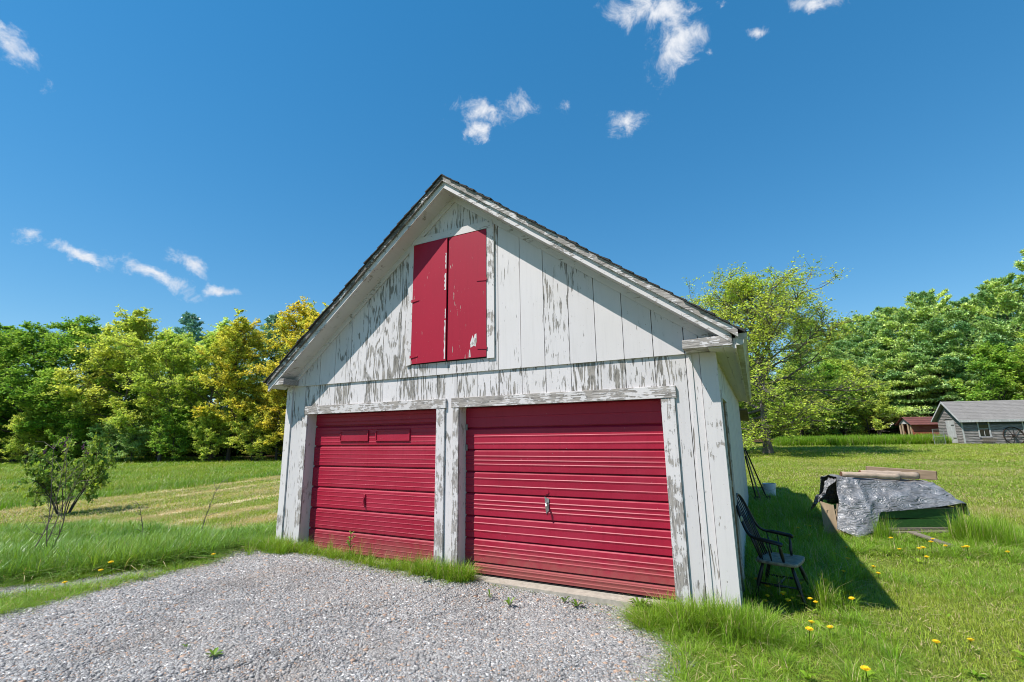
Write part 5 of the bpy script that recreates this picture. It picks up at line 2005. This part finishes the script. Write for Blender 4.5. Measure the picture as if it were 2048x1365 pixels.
build_tarp()
def log(name, a, b, r0, r1, label, seed):
    rng = np.random.default_rng(seed)
    a, b = Vector(a), Vector(b)
    t = thing(name, label, 'log', tuple(a))
    n = 12
    pts, rad = [], []
    for i in range(n + 1):
        f = i / n
        pts.append(a.lerp(b, f) + Vector(rng.normal(0, .005, 3)))
        rad.append((r0 + (r1 - r0) * f) * (1 + rng.normal(0, .035)))
    m = MB().tube(pts, rad, 12)
    m.v = [tuple(Vector(v) + Vector(rng.normal(0, .0025, 3))) for v in m.v]
    m.build('trunk', M['log'], t, smooth=True)
    d = (b - a).normalized()
    MB().tube([pts[-1] + d * .001, pts[-1] + d * .012], [r1 * .97, r1 * .86], 12).build('cut_end', M['log_end'], t)
    MB().tube([pts[0] - d * .012, pts[0] - d * .001], [r0 * .80, r0 * .95], 12).build('cut_end', M['log_end'], t)


log('log', cp(.18, .47, 1.01 + G0), cp(1.17, .36, .955 + G0), .050, .058, 'nearer peeled log on top of the tarp, reaching furthest left', 1)
log('log', cp(.66, .64, 1.02 + G0), cp(1.66, .50, .955 + G0), .052, .068, 'second peeled log on the tarp, beside the squared beam', 2)
bt = thing('squared_beam', 'squared brown timber beam with dark end on top of the tarp', 'beam', tuple(cp(1.2, .80, .9 + G0)))
a_, b_ = cp(1.06, 1.02, 1.03 + G0), cp(2.04, .56, .955 + G0)
MB().bar(a_, b_, .13, .165).build('timber', M['beam'], bt, bevel=.006)
d_ = (b_ - a_).normalized()
MB().bar(b_ + d_ * .001, b_ + d_ * .006, .128, .163).build('sawn_end', M['beam_end'], bt)

# broken box of scrap leaning on the cart's left end
bx = thing('scrap_box', 'broken tan wooden box of scrap leaning on the left end of the cart', 'box', tuple(cp(-.3, .2, G0)))


def pan(pts, th, mat, name, parent):
    v = (Vector(pts[1]) - Vector(pts[0])).cross(Vector(pts[2]) - Vector(pts[0])).normalized() * th
    MB().prism(pts, v).build(name, mat, parent)


g = G0
pan([cp(-.47, .16, g - .02), cp(-.30, .02, g - .03), cp(-.31, .05, g + .50), cp(-.46, .19, g + .56)], .016, M['plank_tan'], 'panel', bx)
pan([cp(-.29, .02, g - .02), cp(-.04, .12, g - .0), cp(-.03, .13, g + .36), cp(-.29, .05, g + .44)], .016, M['plank_tan'], 'panel', bx)
pan([cp(-.45, .18, g), cp(-.25, .42, g), cp(-.22, .42, g + .42), cp(-.44, .20, g + .52)], .014, M['plank'], 'panel', bx)
pan([cp(-.06, .13, g + .1), cp(.0, .10, g + .1), cp(.02, .12, g + .50), cp(-.05, .14, g + .48)], .02, M['beam'], 'slat', bx)
rs = random.Random(4)
for k in range(7):
    a = cp(-.40 + .05 * k, .16 + .03 * k, g + .15)
    e = a + CU * rs.uniform(-.05, .14) + CN * rs.uniform(-.08, .1) + Vector((0, 0, rs.uniform(.22, .36)))
    MB().bar(a, e, .03, .012).build('slat', M['plank' if k % 2 else 'plank_tan'], bx)

brd = thing('loose_board', 'short grey board lying in the grass in front of the cart', 'board', (2.75, 5.05, gz(2.75, 5.05)))
MB().bar((2.52, 5.28, .035), (2.86, 4.62, -.03), .11, .03).build('plank', M['plank'], brd, bevel=.004)
brd = thing('rotten_plank', 'long weathered plank lying along the front of the cart', 'plank', (2.3, 5.3, G0))
MB().bar(cp(.40, -.10, G0 + .06), cp(1.50, -.14, G0 + .075), .09, .028).build('plank', M['plank'], brd, bevel=.004)

# ------------------------------------------------------------------ bucket and poles at the back corner
bz = gz(.52, 9.9)
bk = thing('bucket', 'white plastic bucket in the grass behind the garage corner', 'bucket', (.52, 9.9, bz))
MB().lathe([(.135, 0), (.139, .01), (.163, .30), (.172, .30), (.172, .325), (.176, .325), (.176, .345), (.160, .345), (.155, .30), (.130, .012)], 28, cap=True).build('pail', M['plastic_white'], bk, smooth=False, off=(0, 0, 0))
hp = [(.176 * math.cos(a), .176 * math.sin(a) * 1.0, .30 - .12 * math.sin(a)) for a in np.linspace(0, math.pi, 14)]
MB().tube([(x, -y * 1.02 - .004, z) for x, y, z in hp], .004, 6).build('handle', M['steel'], bk, off=(0, 0, 0))
for i, (bx0, tx, tz, y, lab, mt) in enumerate(((.46, .035, 1.36, 8.60, 'dark pole leaning nearest the bucket against the back of the wall', 'rust'), (.30, .03, 1.28, 8.48, 'middle one of three poles leaning on the wall end', 'beam'),
                                          (.20, .03, 1.15, 8.38, 'shorter pole leaning closest to the wall end', 'rust'))):
    p = thing('leaning_pole', lab, 'pole', (bx0, y, gz(bx0, y)), 'poles leaning on the garage wall')
    MB().tube([(bx0, y, gz(bx0, y) - .02), (tx, y + .08, tz)], .017, 8).build('shaft', M[mt], p)
    if i != 1:
        MB().obox((bx0 - .012, y, gz(bx0, y) + .10), (.06, .05, 0), (.004, -.005, .0), (0, 0, .09)).build('tool_head', M['rust'], p)
    else:
        MB().tube([(tx - .0, y + .05, tz), (tx, y + .11, tz)], .02, 8).build('grip', M['black_paint'], p)

# ------------------------------------------------------------------ flat stone by the left corner
sl = MB()
rs = np.random.default_rng(8)
ang = np.linspace(0, 2 * math.pi, 12)[:-1]
outl = [(.23 * math.cos(a) * rs.uniform(.8, 1.15), .13 * math.sin(a) * rs.uniform(.8, 1.15)) for a in ang]
cx_, cy_ = -6.92, -.10
zz = gz(cx_, cy_)
sl.poly([(cx_ + x, cy_ + y, zz - .02) for x, y in outl] + [(cx_ + x * .95, cy_ + y * .92, zz + .055 + rs.uniform(-.01, .01)) for x, y in outl] + [(cx_ + x * .6, cy_ + y * .6, zz + .085 + rs.uniform(-.01, .012)) for x, y in outl],
        [(i, (i + 1) % 11, 11 + (i + 1) % 11, 11 + i) for i in range(11)] + [(11 + i, 11 + (i + 1) % 11, 22 + (i + 1) % 11, 22 + i) for i in range(11)] + [tuple(range(22, 33))])
so = sl.build('flat_stone', M['slate'])
tag(so, 'flat blue-grey stone in the grass at the left front corner of the garage', 'stone')

# ------------------------------------------------------------------ grey shed
PH = math.radians(15)
SF = Vector((math.cos(PH), math.sin(PH), 0))
SB = Vector((-math.sin(PH), math.cos(PH), 0))
SO = Vector((13.85, 40.5, 0))
SZ = gz(13.85, 40.5) - .05
shed = thing('shed', 'long grey weathered clapboard shed at the far right of the lawn', 'shed', (SO.x, SO.y, SZ))


def sp(s, o, z):
    return SO + SF * s + SB * o + Vector((0, 0, SZ + z))


def sbox(s0, s1, o0, o1, z0, z1):
    return MB().obox(sp((s0 + s1) / 2, (o0 + o1) / 2, (z0 + z1) / 2), SF * (s1 - s0) / 2, SB * (o1 - o0) / 2, Vector((0, 0, (z1 - z0) / 2)))


SW, SLn, EV, RG = 2.5, 9.0, 1.86, 3.10
fw = sbox(0, SLn, 0, .10, 0, EV).build('front_wall', M['grey_wood'], shed)
gw = MB().prism([sp(0, .101, 0), sp(0, SW, 0), sp(0, SW, EV), sp(0, SW / 2, RG - .08), sp(0, .101, EV)], SF * .1).build('gable_wall', M['grey_wood'], shed)
sbox(.101, SLn, SW - .1, SW, 0, EV).build('back_wall', M['grey_wood'], shed)
MB().prism([sp(SLn, .101, 0), sp(SLn, SW - .101, 0), sp(SLn, SW - .101, EV), sp(SLn, SW / 2, RG - .08), sp(SLn, .101, EV)], SF * -.1).build('end_wall', M['grey_wood'], shed)
# clapboards: bevelled courses, too fine to pick apart
b = MB()
rs = random.Random(2)
wins = [(1.02, 1.62, .60, 1.62), (3.75, 4.4, .60, 1.62), (6.3, 6.95, .60, 1.62)]
for k in range(12):
    z0, z1 = .02 + k * .115, .02 + (k + 1) * .115 + .01
    cuts = [0.06]
    for w0, w1, wz0, wz1 in wins:
        if z1 > wz0 - .06 and z0 < wz1 + .06:
            cuts += [w0 - .08, w1 + .08]
    cuts.append(SLn)
    for a, c in zip(cuts[::2], cuts[1::2]):
        x = a
        while x < c - .05:
            e = min(c, x + rs.uniform(1.6, 3.2))
            j = rs.uniform(0, .006)
            b.prism([sp(x, -.001, z0), sp(x, -.040 - j, z0), sp(x, -.006 - j, z1), sp(x, -.001, z1)], SF * (e - x - .006))
            x = e
o = b.build('clapboards', M['grey_wood'], fw)
o['kind'] = 'stuff'
b = MB()
for k in range(25):
    z0, z1 = .05 + k * .115, .05 + (k + 1) * .115 + .01
    hw = SW / 2 if z1 < EV else max(.0, (RG - .16 - z1) / (RG - .08 - EV) * SW / 2)
    if hw < .08:
        continue
    o0, o1 = SW / 2 - hw, SW / 2 + hw
    rng_ = [(o0, o1)] if z0 > 1.80 else [(o0 + .02, .62), (1.62, o1)]
    for a, c in rng_:
        if c - a > .05:
            b.prism([sp(-.001, a, z0), sp(-.040, a, z0), sp(-.006, a, z1), sp(-.001, a, z1)], SB * (c - a))
o = b.build('clapboards', M['grey_wood'], gw)
o['kind'] = 'stuff'
sbox(0.06, SLn, -.020, -.001, 1.41, EV - .02).build('stain_shade_panel', M['teal'], fw)  # stained band without clapboards, mostly eave shade painted as a dark panel
sbox(-.03, .058, -.035, -.0005, 0, EV).build('corner_board', M['shed_white'], shed)
for w0, w1, wz0, wz1 in wins:
    wn = sbox(w0, w1, -.012, -.003, wz0, wz1).build('window', M['glass'], fw)
    for q in ((w0 - .08, w0, wz0 - .07, wz1 + .08), (w1, w1 + .08, wz0 - .07, wz1 + .08)):
        sbox(q[0], q[1], -.06, -.0215, q[2], q[3]).build('window_frame', M['shed_white'], fw)
    sbox(w0 - .001, w1 + .001, -.06, -.0215, wz1, wz1 + .08).build('window_frame', M['shed_white'], fw)
    sbox(w0 - .1, w1 + .1, -.085, -.051, wz0 - .09, wz0 - .03).build('window_sill', M['shed_white'], fw)
    sbox(w0, w1, -.036, -.0125, (wz0 + wz1) / 2 - .02, (wz0 + wz1) / 2 + .02).build('window_rail', M['shed_white'], fw)
    sbox((w0 + w1) / 2 - .013, (w0 + w1) / 2 + .013, -.034, -.0125, wz0, (wz0 + wz1) / 2 - .021).build('window_bar', M['shed_white'], fw)
    sbox(w0 + .01, w1 - .01, -.015, -.0125, (wz0 + wz1) / 2 + .021, wz1 - .005).build('blind', M['curtain'], fw)
for k in range(4):
    o0 = .66 + k * .23
    sbox(-.045, -.012, o0, o0 + .222, .12, 1.76 - .01 * (k % 2)).build('door_plank', M['shed_white'], gw)
for z0 in (.45, 1.40):
    sbox(-.062, -.046, .68, 1.0, z0, z0 + .05).build('door_hinge', M['rust'], gw)
for s0, s1, side in ((-.28, SLn + .3, -1), (-.28, SLn + .3, 1)):
    e = -.28 if side < 0 else SW + .28
    dz = (RG - EV) / (SW / 2)
    zE = EV - .28 * dz + .10
    pts = [sp(s0, e, zE), sp(s0, SW / 2 + side * .002, RG + .02), sp(s0, SW / 2 + side * .002, RG + .09), sp(s0, e, zE + .07)]
    rf = MB().prism(pts, SF * (s1 - s0)).build('roof', M['shed_roof'], shed)
    if side < 0:
        b = MB()
        n = 13
        for k in range(n):
            f0, f1 = k / n, (k + 1) / n + .012
            pA, pB = Vector(sp(s0, e, zE + .07)), Vector(sp(s0, SW / 2, RG + .09))
            nn = SF.cross(pB - pA).normalized()
            nn = nn if nn.z > 0 else -nn
            q0, q1 = pA.lerp(pB, f0), pA.lerp(pB, min(f1, 1))
            x = 0
            while x < s1 - s0 - .02:
                w_ = min(rs.uniform(.7, 1.1), s1 - s0 - x)
                h = rs.uniform(.010, .017)
                b.prism([q0 + SF * x, q1 + SF * x, q1 + SF * x + nn * .004, q0 + SF * x + nn * h], SF * (w_ - .006))
                x += w_
        o = b.build('shingles', M['shed_roof'], rf)
        o['kind'] = 'stuff'
    MB().prism([sp(s0 - .03, e, zE - .02), sp(s0 - .03, SW / 2, RG - .04), sp(s0 - .03, SW / 2, RG + .10), sp(s0 - .03, e, zE + .085)], SF * .028).build('barge_board', M['shed_white'], shed)
sbox(-.28, SLn + .28, -.30, -.282, EV - .26, EV - .10).build('fascia', M['shed_white'], shed)

# iron wheel leaning on the shed
wh = thing('wagon_wheel', 'big iron wagon wheel leaning on the grey shed front', 'wheel', tuple(sp(3.0, -.2, 0)))
wc = sp(2.98, -.13, .60)
tl = Vector((0, 0, 1)) * math.cos(.14) + SB * math.sin(.14)
rim = [wc + (SF * math.cos(a) + tl * math.sin(a)) * .62 for a in np.linspace(0, 2 * math.pi, 41)[:-1]]
MB().tube(rim, .032, 6, closed=True).build('rim', M['rust'], wh)
nrm_ = SF.cross(tl)
MB().tube([wc - nrm_ * .09, wc + nrm_ * .09], .062, 10).build('hub', M['rust'], wh)
for k in range(10):
    a = k * 2 * math.pi / 10 + .15
    d = SF * math.cos(a) + tl * math.sin(a)
    MB().tube([wc + d * .05, wc + d * .60], .013, 5).build('spoke', M['rust'], wh)
pl_ = thing('slatted_planter', 'small slatted planter below the first shed window', 'planter', tuple(sp(1.3, -.25, 0)))
for k in range(3):
    sbox(.92, 1.80, -.34, -.325, .28 + k * .075, .335 + k * .075).build('slat', M['plank'], pl_)
for k in range(6):
    sbox(1.0 + k * .13, 1.03 + k * .13, -.323, -.308, .02, .49).build('slat', M['plank'], pl_)
sbox(.94, 1.78, -.307, -.10, .30, .33).build('base', M['plank'], pl_)

# wire gate panel beside the shed
gt = thing('wire_gate', 'wire mesh gate panel on metal posts left of the grey shed', 'gate', (11.9, 39.55, gz(11.9, 39.55)))
ga, gb = Vector((11.9, 39.55, gz(11.9, 39.55))), Vector((12.62, 39.95, gz(12.6, 39.95)))
H_ = 1.12
for p in (ga, gb):
    MB().tube([p + Vector((0, 0, -.1)), p + Vector((0, 0, H_))], .020, 6).build('post', M['wire'], gt)
for f in (.03, .5, .98):
    MB().tube([ga + Vector((0, 0, H_ * f)), gb + Vector((0, 0, H_ * f))], .014, 6).build('rail', M['wire'], gt)
b = MB()
for k in range(1, 12):
    q = ga.lerp(gb, k / 12)
    b.tube([q + Vector((0, 0, .03)), q + Vector((0, 0, H_))], .0035, 3)
for k in range(1, 14):
    b.tube([ga + Vector((0, 0, H_ * k / 14)), gb + Vector((0, 0, H_ * k / 14))], .0035, 3)
o = b.build('mesh_wire', M['wire'], gt)
o['kind'] = 'stuff'

# small red shed
R0 = Vector((12.15, 45.6, 0))
RU = Vector((.915, .40, 0)).normalized()
RN = Vector((-RU.y, RU.x, 0))
RZ = gz(12.2, 46) + .22
rsd = thing('red_shed', 'small sagging red shed with rusty roof in the tall grass', 'shed', (R0.x, R0.y, RZ - .22))


def rp(s, o, z):
    return R0 + RU * s + RN * o + Vector((0, 0, RZ + z))


nb = 9
for k in range(-2, nb):
    z0, z1 = .05 + k * .135, .05 + (k + 1) * .135 - .008
    MB().prism([rp(.05, 0, z0), rp(.05, -.02, z0), rp(.05, -.004, z1), rp(.05, 0, z1)], RU * 3.2).build('wall_board', M['red_board'], rsd)
MB().prism([rp(.05, .001, -.25), rp(3.25, .001, -.25), rp(3.25, .001, 1.28), rp(.05, .001, 1.28)], RN * .05).build('front_wall', M['red_board'], rsd)
MB().prism([rp(.05, 1.3, -.25), rp(3.25, 1.3, -.25), rp(3.25, 1.3, 1.28), rp(.05, 1.3, 1.28)], RN * .05).build('back_wall', M['red_board'], rsd)
for a in (.02, .32, .92, 1.2):
    MB().prism([rp(-.02, a, -.25), rp(-.02, a + .14, -.25), rp(-.02, a + .14, 1.25), rp(-.02, a, 1.25)], RU * .06).build('gable_post', M['plank_tan'], rsd)
MB().prism([rp(0, -.05, 1.22), rp(0, 1.4, 1.22), rp(0, .68, 1.72)], RU * .04).build('gable_board', M['shed_white'], rsd)
for side in (-1, 1):
    e = -.22 if side < 0 else 1.56
    for k in range(4):
        f0, f1 = k / 4, (k + 1) / 4 + .02
        A_, B_ = Vector(rp(-.2, e, 1.12)), Vector(rp(-.2, .67, 1.80))
        q0, q1 = A_.lerp(B_, f0), A_.lerp(B_, min(1, f1))
        up = Vector((0, 0, .035))
        MB().prism([q0, q1, q1 + up * .4, q0 + up], RU * 3.75).build('roof_board', M['red_roof'], rsd)

# ------------------------------------------------------------------ dandelions and weeds
FLOWERS = [(0.12, 4.54), (0.82, 4.66), (1.0, 5.42), (0.91, 4.35), (1.03, 4.94), (1.17, 3.08), (1.21, 2.7), (1.34, 3.49), (1.38, 2.66), (1.34, 2.37), (1.1, 2.06), (1.49, 2.23), (1.46, 2.56),
           (2.06, 4.4), (2.06, 3.79), (2.64, 4.71), (2.29, 3.75), (2.3, 3.93), (2.2, 3.31), (2.5, 4.15), (2.74, 4.35), (2.86, 4.19), (2.87, 4.0), (3.39, 4.21),
           (0.22, 1.0), (0.19, 1.13), (0.23, 0.63), (0.4, 0.6), (0.44, 0.68), (0.5, 0.84), (0.62, 0.79), (0.59, 1.25), (0.68, 1.07), (0.67, 0.7), (0.15, 1.11), (0.25, 0.75),
           (1.0, 0.91), (0.84, 1.44), (0.6, 0.08), (0.72, 0.0), (0.54, -0.26), (1.48, 0.02), (1.7, 0.16), (0.85, -0.9), (-6.61, -1.03), (-7.05, -2.18), (-7.15, -1.98), (-6.9, -2.53)]


def dandelion_meshes():
    res = []
    for k in range(3):
        rng = np.random.default_rng(60 + k)
        h = MB()
        R = .030
        # dense rings of strap petals around a domed heart
        h.lathe([(.004, -.016), (.011, -.012), (.015, -.002), (.017, .004), (.010, .011), (.002, .013)], 10)
        for ring, (rr, up, n) in enumerate(((R, .12, 22), (R * .82, .45, 18), (R * .6, .9, 14))):
            for i in range(n):
                a = i * 2 * math.pi / n + rng.normal(0, .06)
                rl = rr * rng.uniform(.88, 1.1)
                c, s = math.cos(a), math.sin(a)
                w = .0042
                z1 = .002 + up * rl * .55
                h.poly([(c * .006 - s * w * .5, s * .006 + c * w * .5, 0), (c * .006 + s * w * .5, s * .006 - c * w * .5, 0),
                        (c * rl + s * w, s * rl - c * w, z1), (c * rl - s * w, s * rl + c * w, z1)], [(0, 1, 2, 3)])
        ht = (.15, .19, .12)[k]
        bx_, by_ = rng.normal(0, .02, 2)
        s = MB().tube([(0, 0, -.02), (bx_ * .3, by_ * .3, ht * .4), (bx_ * .7, by_ * .7, ht * .8), (bx_, by_, ht)], [.0032, .003, .0028, .0035], 5)
        h.v = [(x + bx_, y + by_, z + ht + .012) for x, y, z in h.v]
        res.append((h.mesh('flower_head'), s.mesh('stem')))
    return res


DM = dandelion_meshes()
for h, s in DM:
    h.materials.append(M['dandelion'])
    s.materials.append(M['stem'])
rs = random.Random(21)
for i, (x, y) in enumerate(FLOWERS):
    if x < -5:
        lab, gp = 'yellow dandelion on the low verge left of the gravel drive', 'dandelions left of the drive'
    elif y > 3.2 and x > 1.6:
        lab, gp = 'yellow dandelion in the weeds in front of the tarp-covered cart', 'dandelions by the cart'
    elif x < .75 and .5 < y < 1.6:
        lab, gp = 'yellow dandelion growing around the legs of the black chair', 'dandelions around the chair'
    elif y > 1.9:
        lab, gp = 'yellow dandelion in or beside the shaded strip along the right-hand wall', 'dandelions along the wall'
    else:
        lab, gp = 'yellow dandelion on the open lawn in the right foreground', 'dandelions on the foreground lawn'
    t = thing('dandelion', lab, 'dandelion', (x, y, gz(x, y)), gp, rs.uniform(0, 6.28))
    k = i % 3
    sc = rs.uniform(.72, 1.0)
    t.scale = (sc, sc, sc)
    t.rotation_euler = (rs.uniform(-.12, .12) + .10, rs.uniform(-.12, .12), rs.uniform(-.6, .6))
    for me, nm in zip(DM[k], ('flower_head', 'stem')):
        link_mesh(nm, me, None, t)


def weed_mesh(seed, n, ln, up):
    rng = np.random.default_rng(seed)
    V, Q, S = [], [], []
    for i in range(n):
        a = i * 2.4 + rng.normal(0, .3)
        L_ = ln * rng.uniform(.7, 1.2)
        u = up * rng.uniform(.6, 1.4)
        c, s = math.cos(a), math.sin(a)
        b = len(V)
        for f, w in ((.05, .10), (.35, .30), (.65, .26), (1.0, .03)):
            r = L_ * f
            z = .01 + u * L_ * math.sin(f * 2.0)
            V += [(c * r - s * w * L_ * .5, s * r + c * w * L_ * .5, z), (c * r + s * w * L_ * .5, s * r - c * w * L_ * .5, z)]
        for k in range(3):
            Q.append((b + 2 * k, b + 2 * k + 1, b + 2 * k + 3, b + 2 * k + 2))
        S += [rng.uniform()] * 8
    return np_mesh('leaf_rosette', np.array(V), np.array(Q), {'shade': S, 'hue': S})


for i, (x, y, n, ln, up, lab) in enumerate(((-3.73, -2.77, 13, .075, .35, 'leafy green weed alone in the middle of the gravel'), (-2.46, -.54, 6, .06, .9, 'tiny weed sprout in the gravel before the right door, left one of the pair'),
                                            (-2.18, -.62, 9, .08, .7, 'small weed in the gravel before the right door, right one of the pair'), (-1.71, -.24, 7, .07, .8, 'small weed near the sill under the door handle'),
                                            (-1.55, -.28, 10, .08, .5, 'spreading weed near the concrete sill of the right door'), (-.92, -.12, 14, .13, .9, 'leafy weed at the right end of the concrete sill'),
                                            (-4.05, -2.80, 6, .05, .6, 'tiny sprout left of the largest weed in the gravel'), (-3.42, -.42, 9, .08, .7, 'small weed in the gravel below the post between the doors'))):
    o = link_mesh('weed', weed_mesh(100 + i, n, ln, up), M['weed_leaf'], None, (x, y, gz(x, y) + .03))
    tag(o, lab, 'weed')
# leafy stalk in front of the left door
st_ = thing('leafy_stalk', 'broad-leaved weed stalk standing in front of the left red door', 'weed', (-4.95, -.14, gz(-4.95, -.14)))
b = MB().tube([(-4.95, -.14, gz(-4.95, -.14) - .02), (-4.94, -.15, .22), (-4.95, -.15, .40)], [.006, .005, .003], 5)
b.build('stem', M['stem'], st_)
for k in range(4):
    lm_ = weed_mesh(130 + k, 4, .11 - .015 * k, .7)
    link_mesh('leaf_whorl', lm_, M['weed_leaf'], st_, (0, 0, .07 + .09 * k))


def build_lawn_weeds():
    """broad-leaved rosettes, clover and bits of straw scattered through the lawn: nobody could count them"""
    rng = np.random.default_rng(303)
    pats = []
    for k in range(6):
        V, Q, S = [], [], []
        n = (9, 12, 7, 14, 10, 8)[k]
        ln = (.07, .05, .09, .035, .06, .045)[k]
        for i in range(n):
            a = i * 2.4 + rng.normal(0, .3)
            L_ = ln * rng.uniform(.7, 1.2)
            u = rng.uniform(.2, .7)
            c, s = math.cos(a), math.sin(a)
            ox, oy = (rng.normal(0, .06, 2) if k in (3, 5) else (0, 0))
            b = len(V)
            for q, w in ((.05, .10), (.4, .34), (.75, .28), (1.0, .04)):
                r = L_ * q
                z = .015 + u * L_ * math.sin(q * 2.2)
                V += [(ox + c * r - s * w * L_ * .5, oy + s * r + c * w * L_ * .5, z), (ox + c * r + s * w * L_ * .5, oy + s * r - c * w * L_ * .5, z)]
            for m in range(3):
                Q.append((b + 2 * m, b + 2 * m + 1, b + 2 * m + 3, b + 2 * m + 2))
            S += [rng.uniform()] * 8
        pats.append((np.array(V), np.array(Q), np.array(S)))
    x, y, bnd = rings(rng, [(1.5, 6, 5), (6, 12, 3)])
    ok = (x > -.6) & ~is_gravel(x, y) & ~is_garage(x, y, .05) & ~in_poly(CART_FOOT, x, y) & (wob(x * .35, y * .35) + rng.normal(0, .5, len(x)) > -.2)
    x, y = x[ok], y[ok]
    n = len(x)
    P = np.stack([x, y, zg(x, y)], 1)
    scatter('lawn_weeds', 'low broad-leaved weeds mixed into the right-hand lawn', 'weeds', pats, P, rng.uniform(.8, 1.5, n), rng.uniform(.7, 1.3, n), rng.uniform(0, 1, n), np.zeros(n), M['lush'], 8)
    # straw
    pats = []
    for k in range(4):
        V, Q, S = [], [], []
        for i in range(7):
            a = rng.uniform(0, 6.28)
            c, s = math.cos(a), math.sin(a)
            ox, oy = rng.normal(0, .10, 2)
            L_ = rng.uniform(.03, .09)
            z0, z1 = rng.uniform(.02, .05, 2)
            b = len(V)
            V += [(ox - s * .003, oy + c * .003, z0), (ox + s * .003, oy - c * .003, z0), (ox + c * L_ + s * .002, oy + s * L_ - c * .002, z1), (ox + c * L_ - s * .002, oy + s * L_ + c * .002, z1)]
            Q.append((b, b + 1, b + 2, b + 3))
            S += [rng.uniform()] * 4
        pats.append((np.array(V), np.array(Q), np.array(S)))
    x, y, bnd = rings(rng, [(1.5, 6, 5), (6, 12, 4)])
    ok = (x > -.5) & ~is_gravel(x, y) & ~is_garage(x, y, .05)
    x, y = x[ok], y[ok]
    n = len(x)
    P = np.stack([x, y, zg(x, y)], 1)
    scatter('dry_straw', 'bits of dry straw left on the right-hand lawn', 'straw', pats, P, rng.uniform(.8, 1.5, n), np.ones(n), rng.uniform(0, 1, n), np.ones(n), M['lawn'], 10)


build_lawn_weeds()
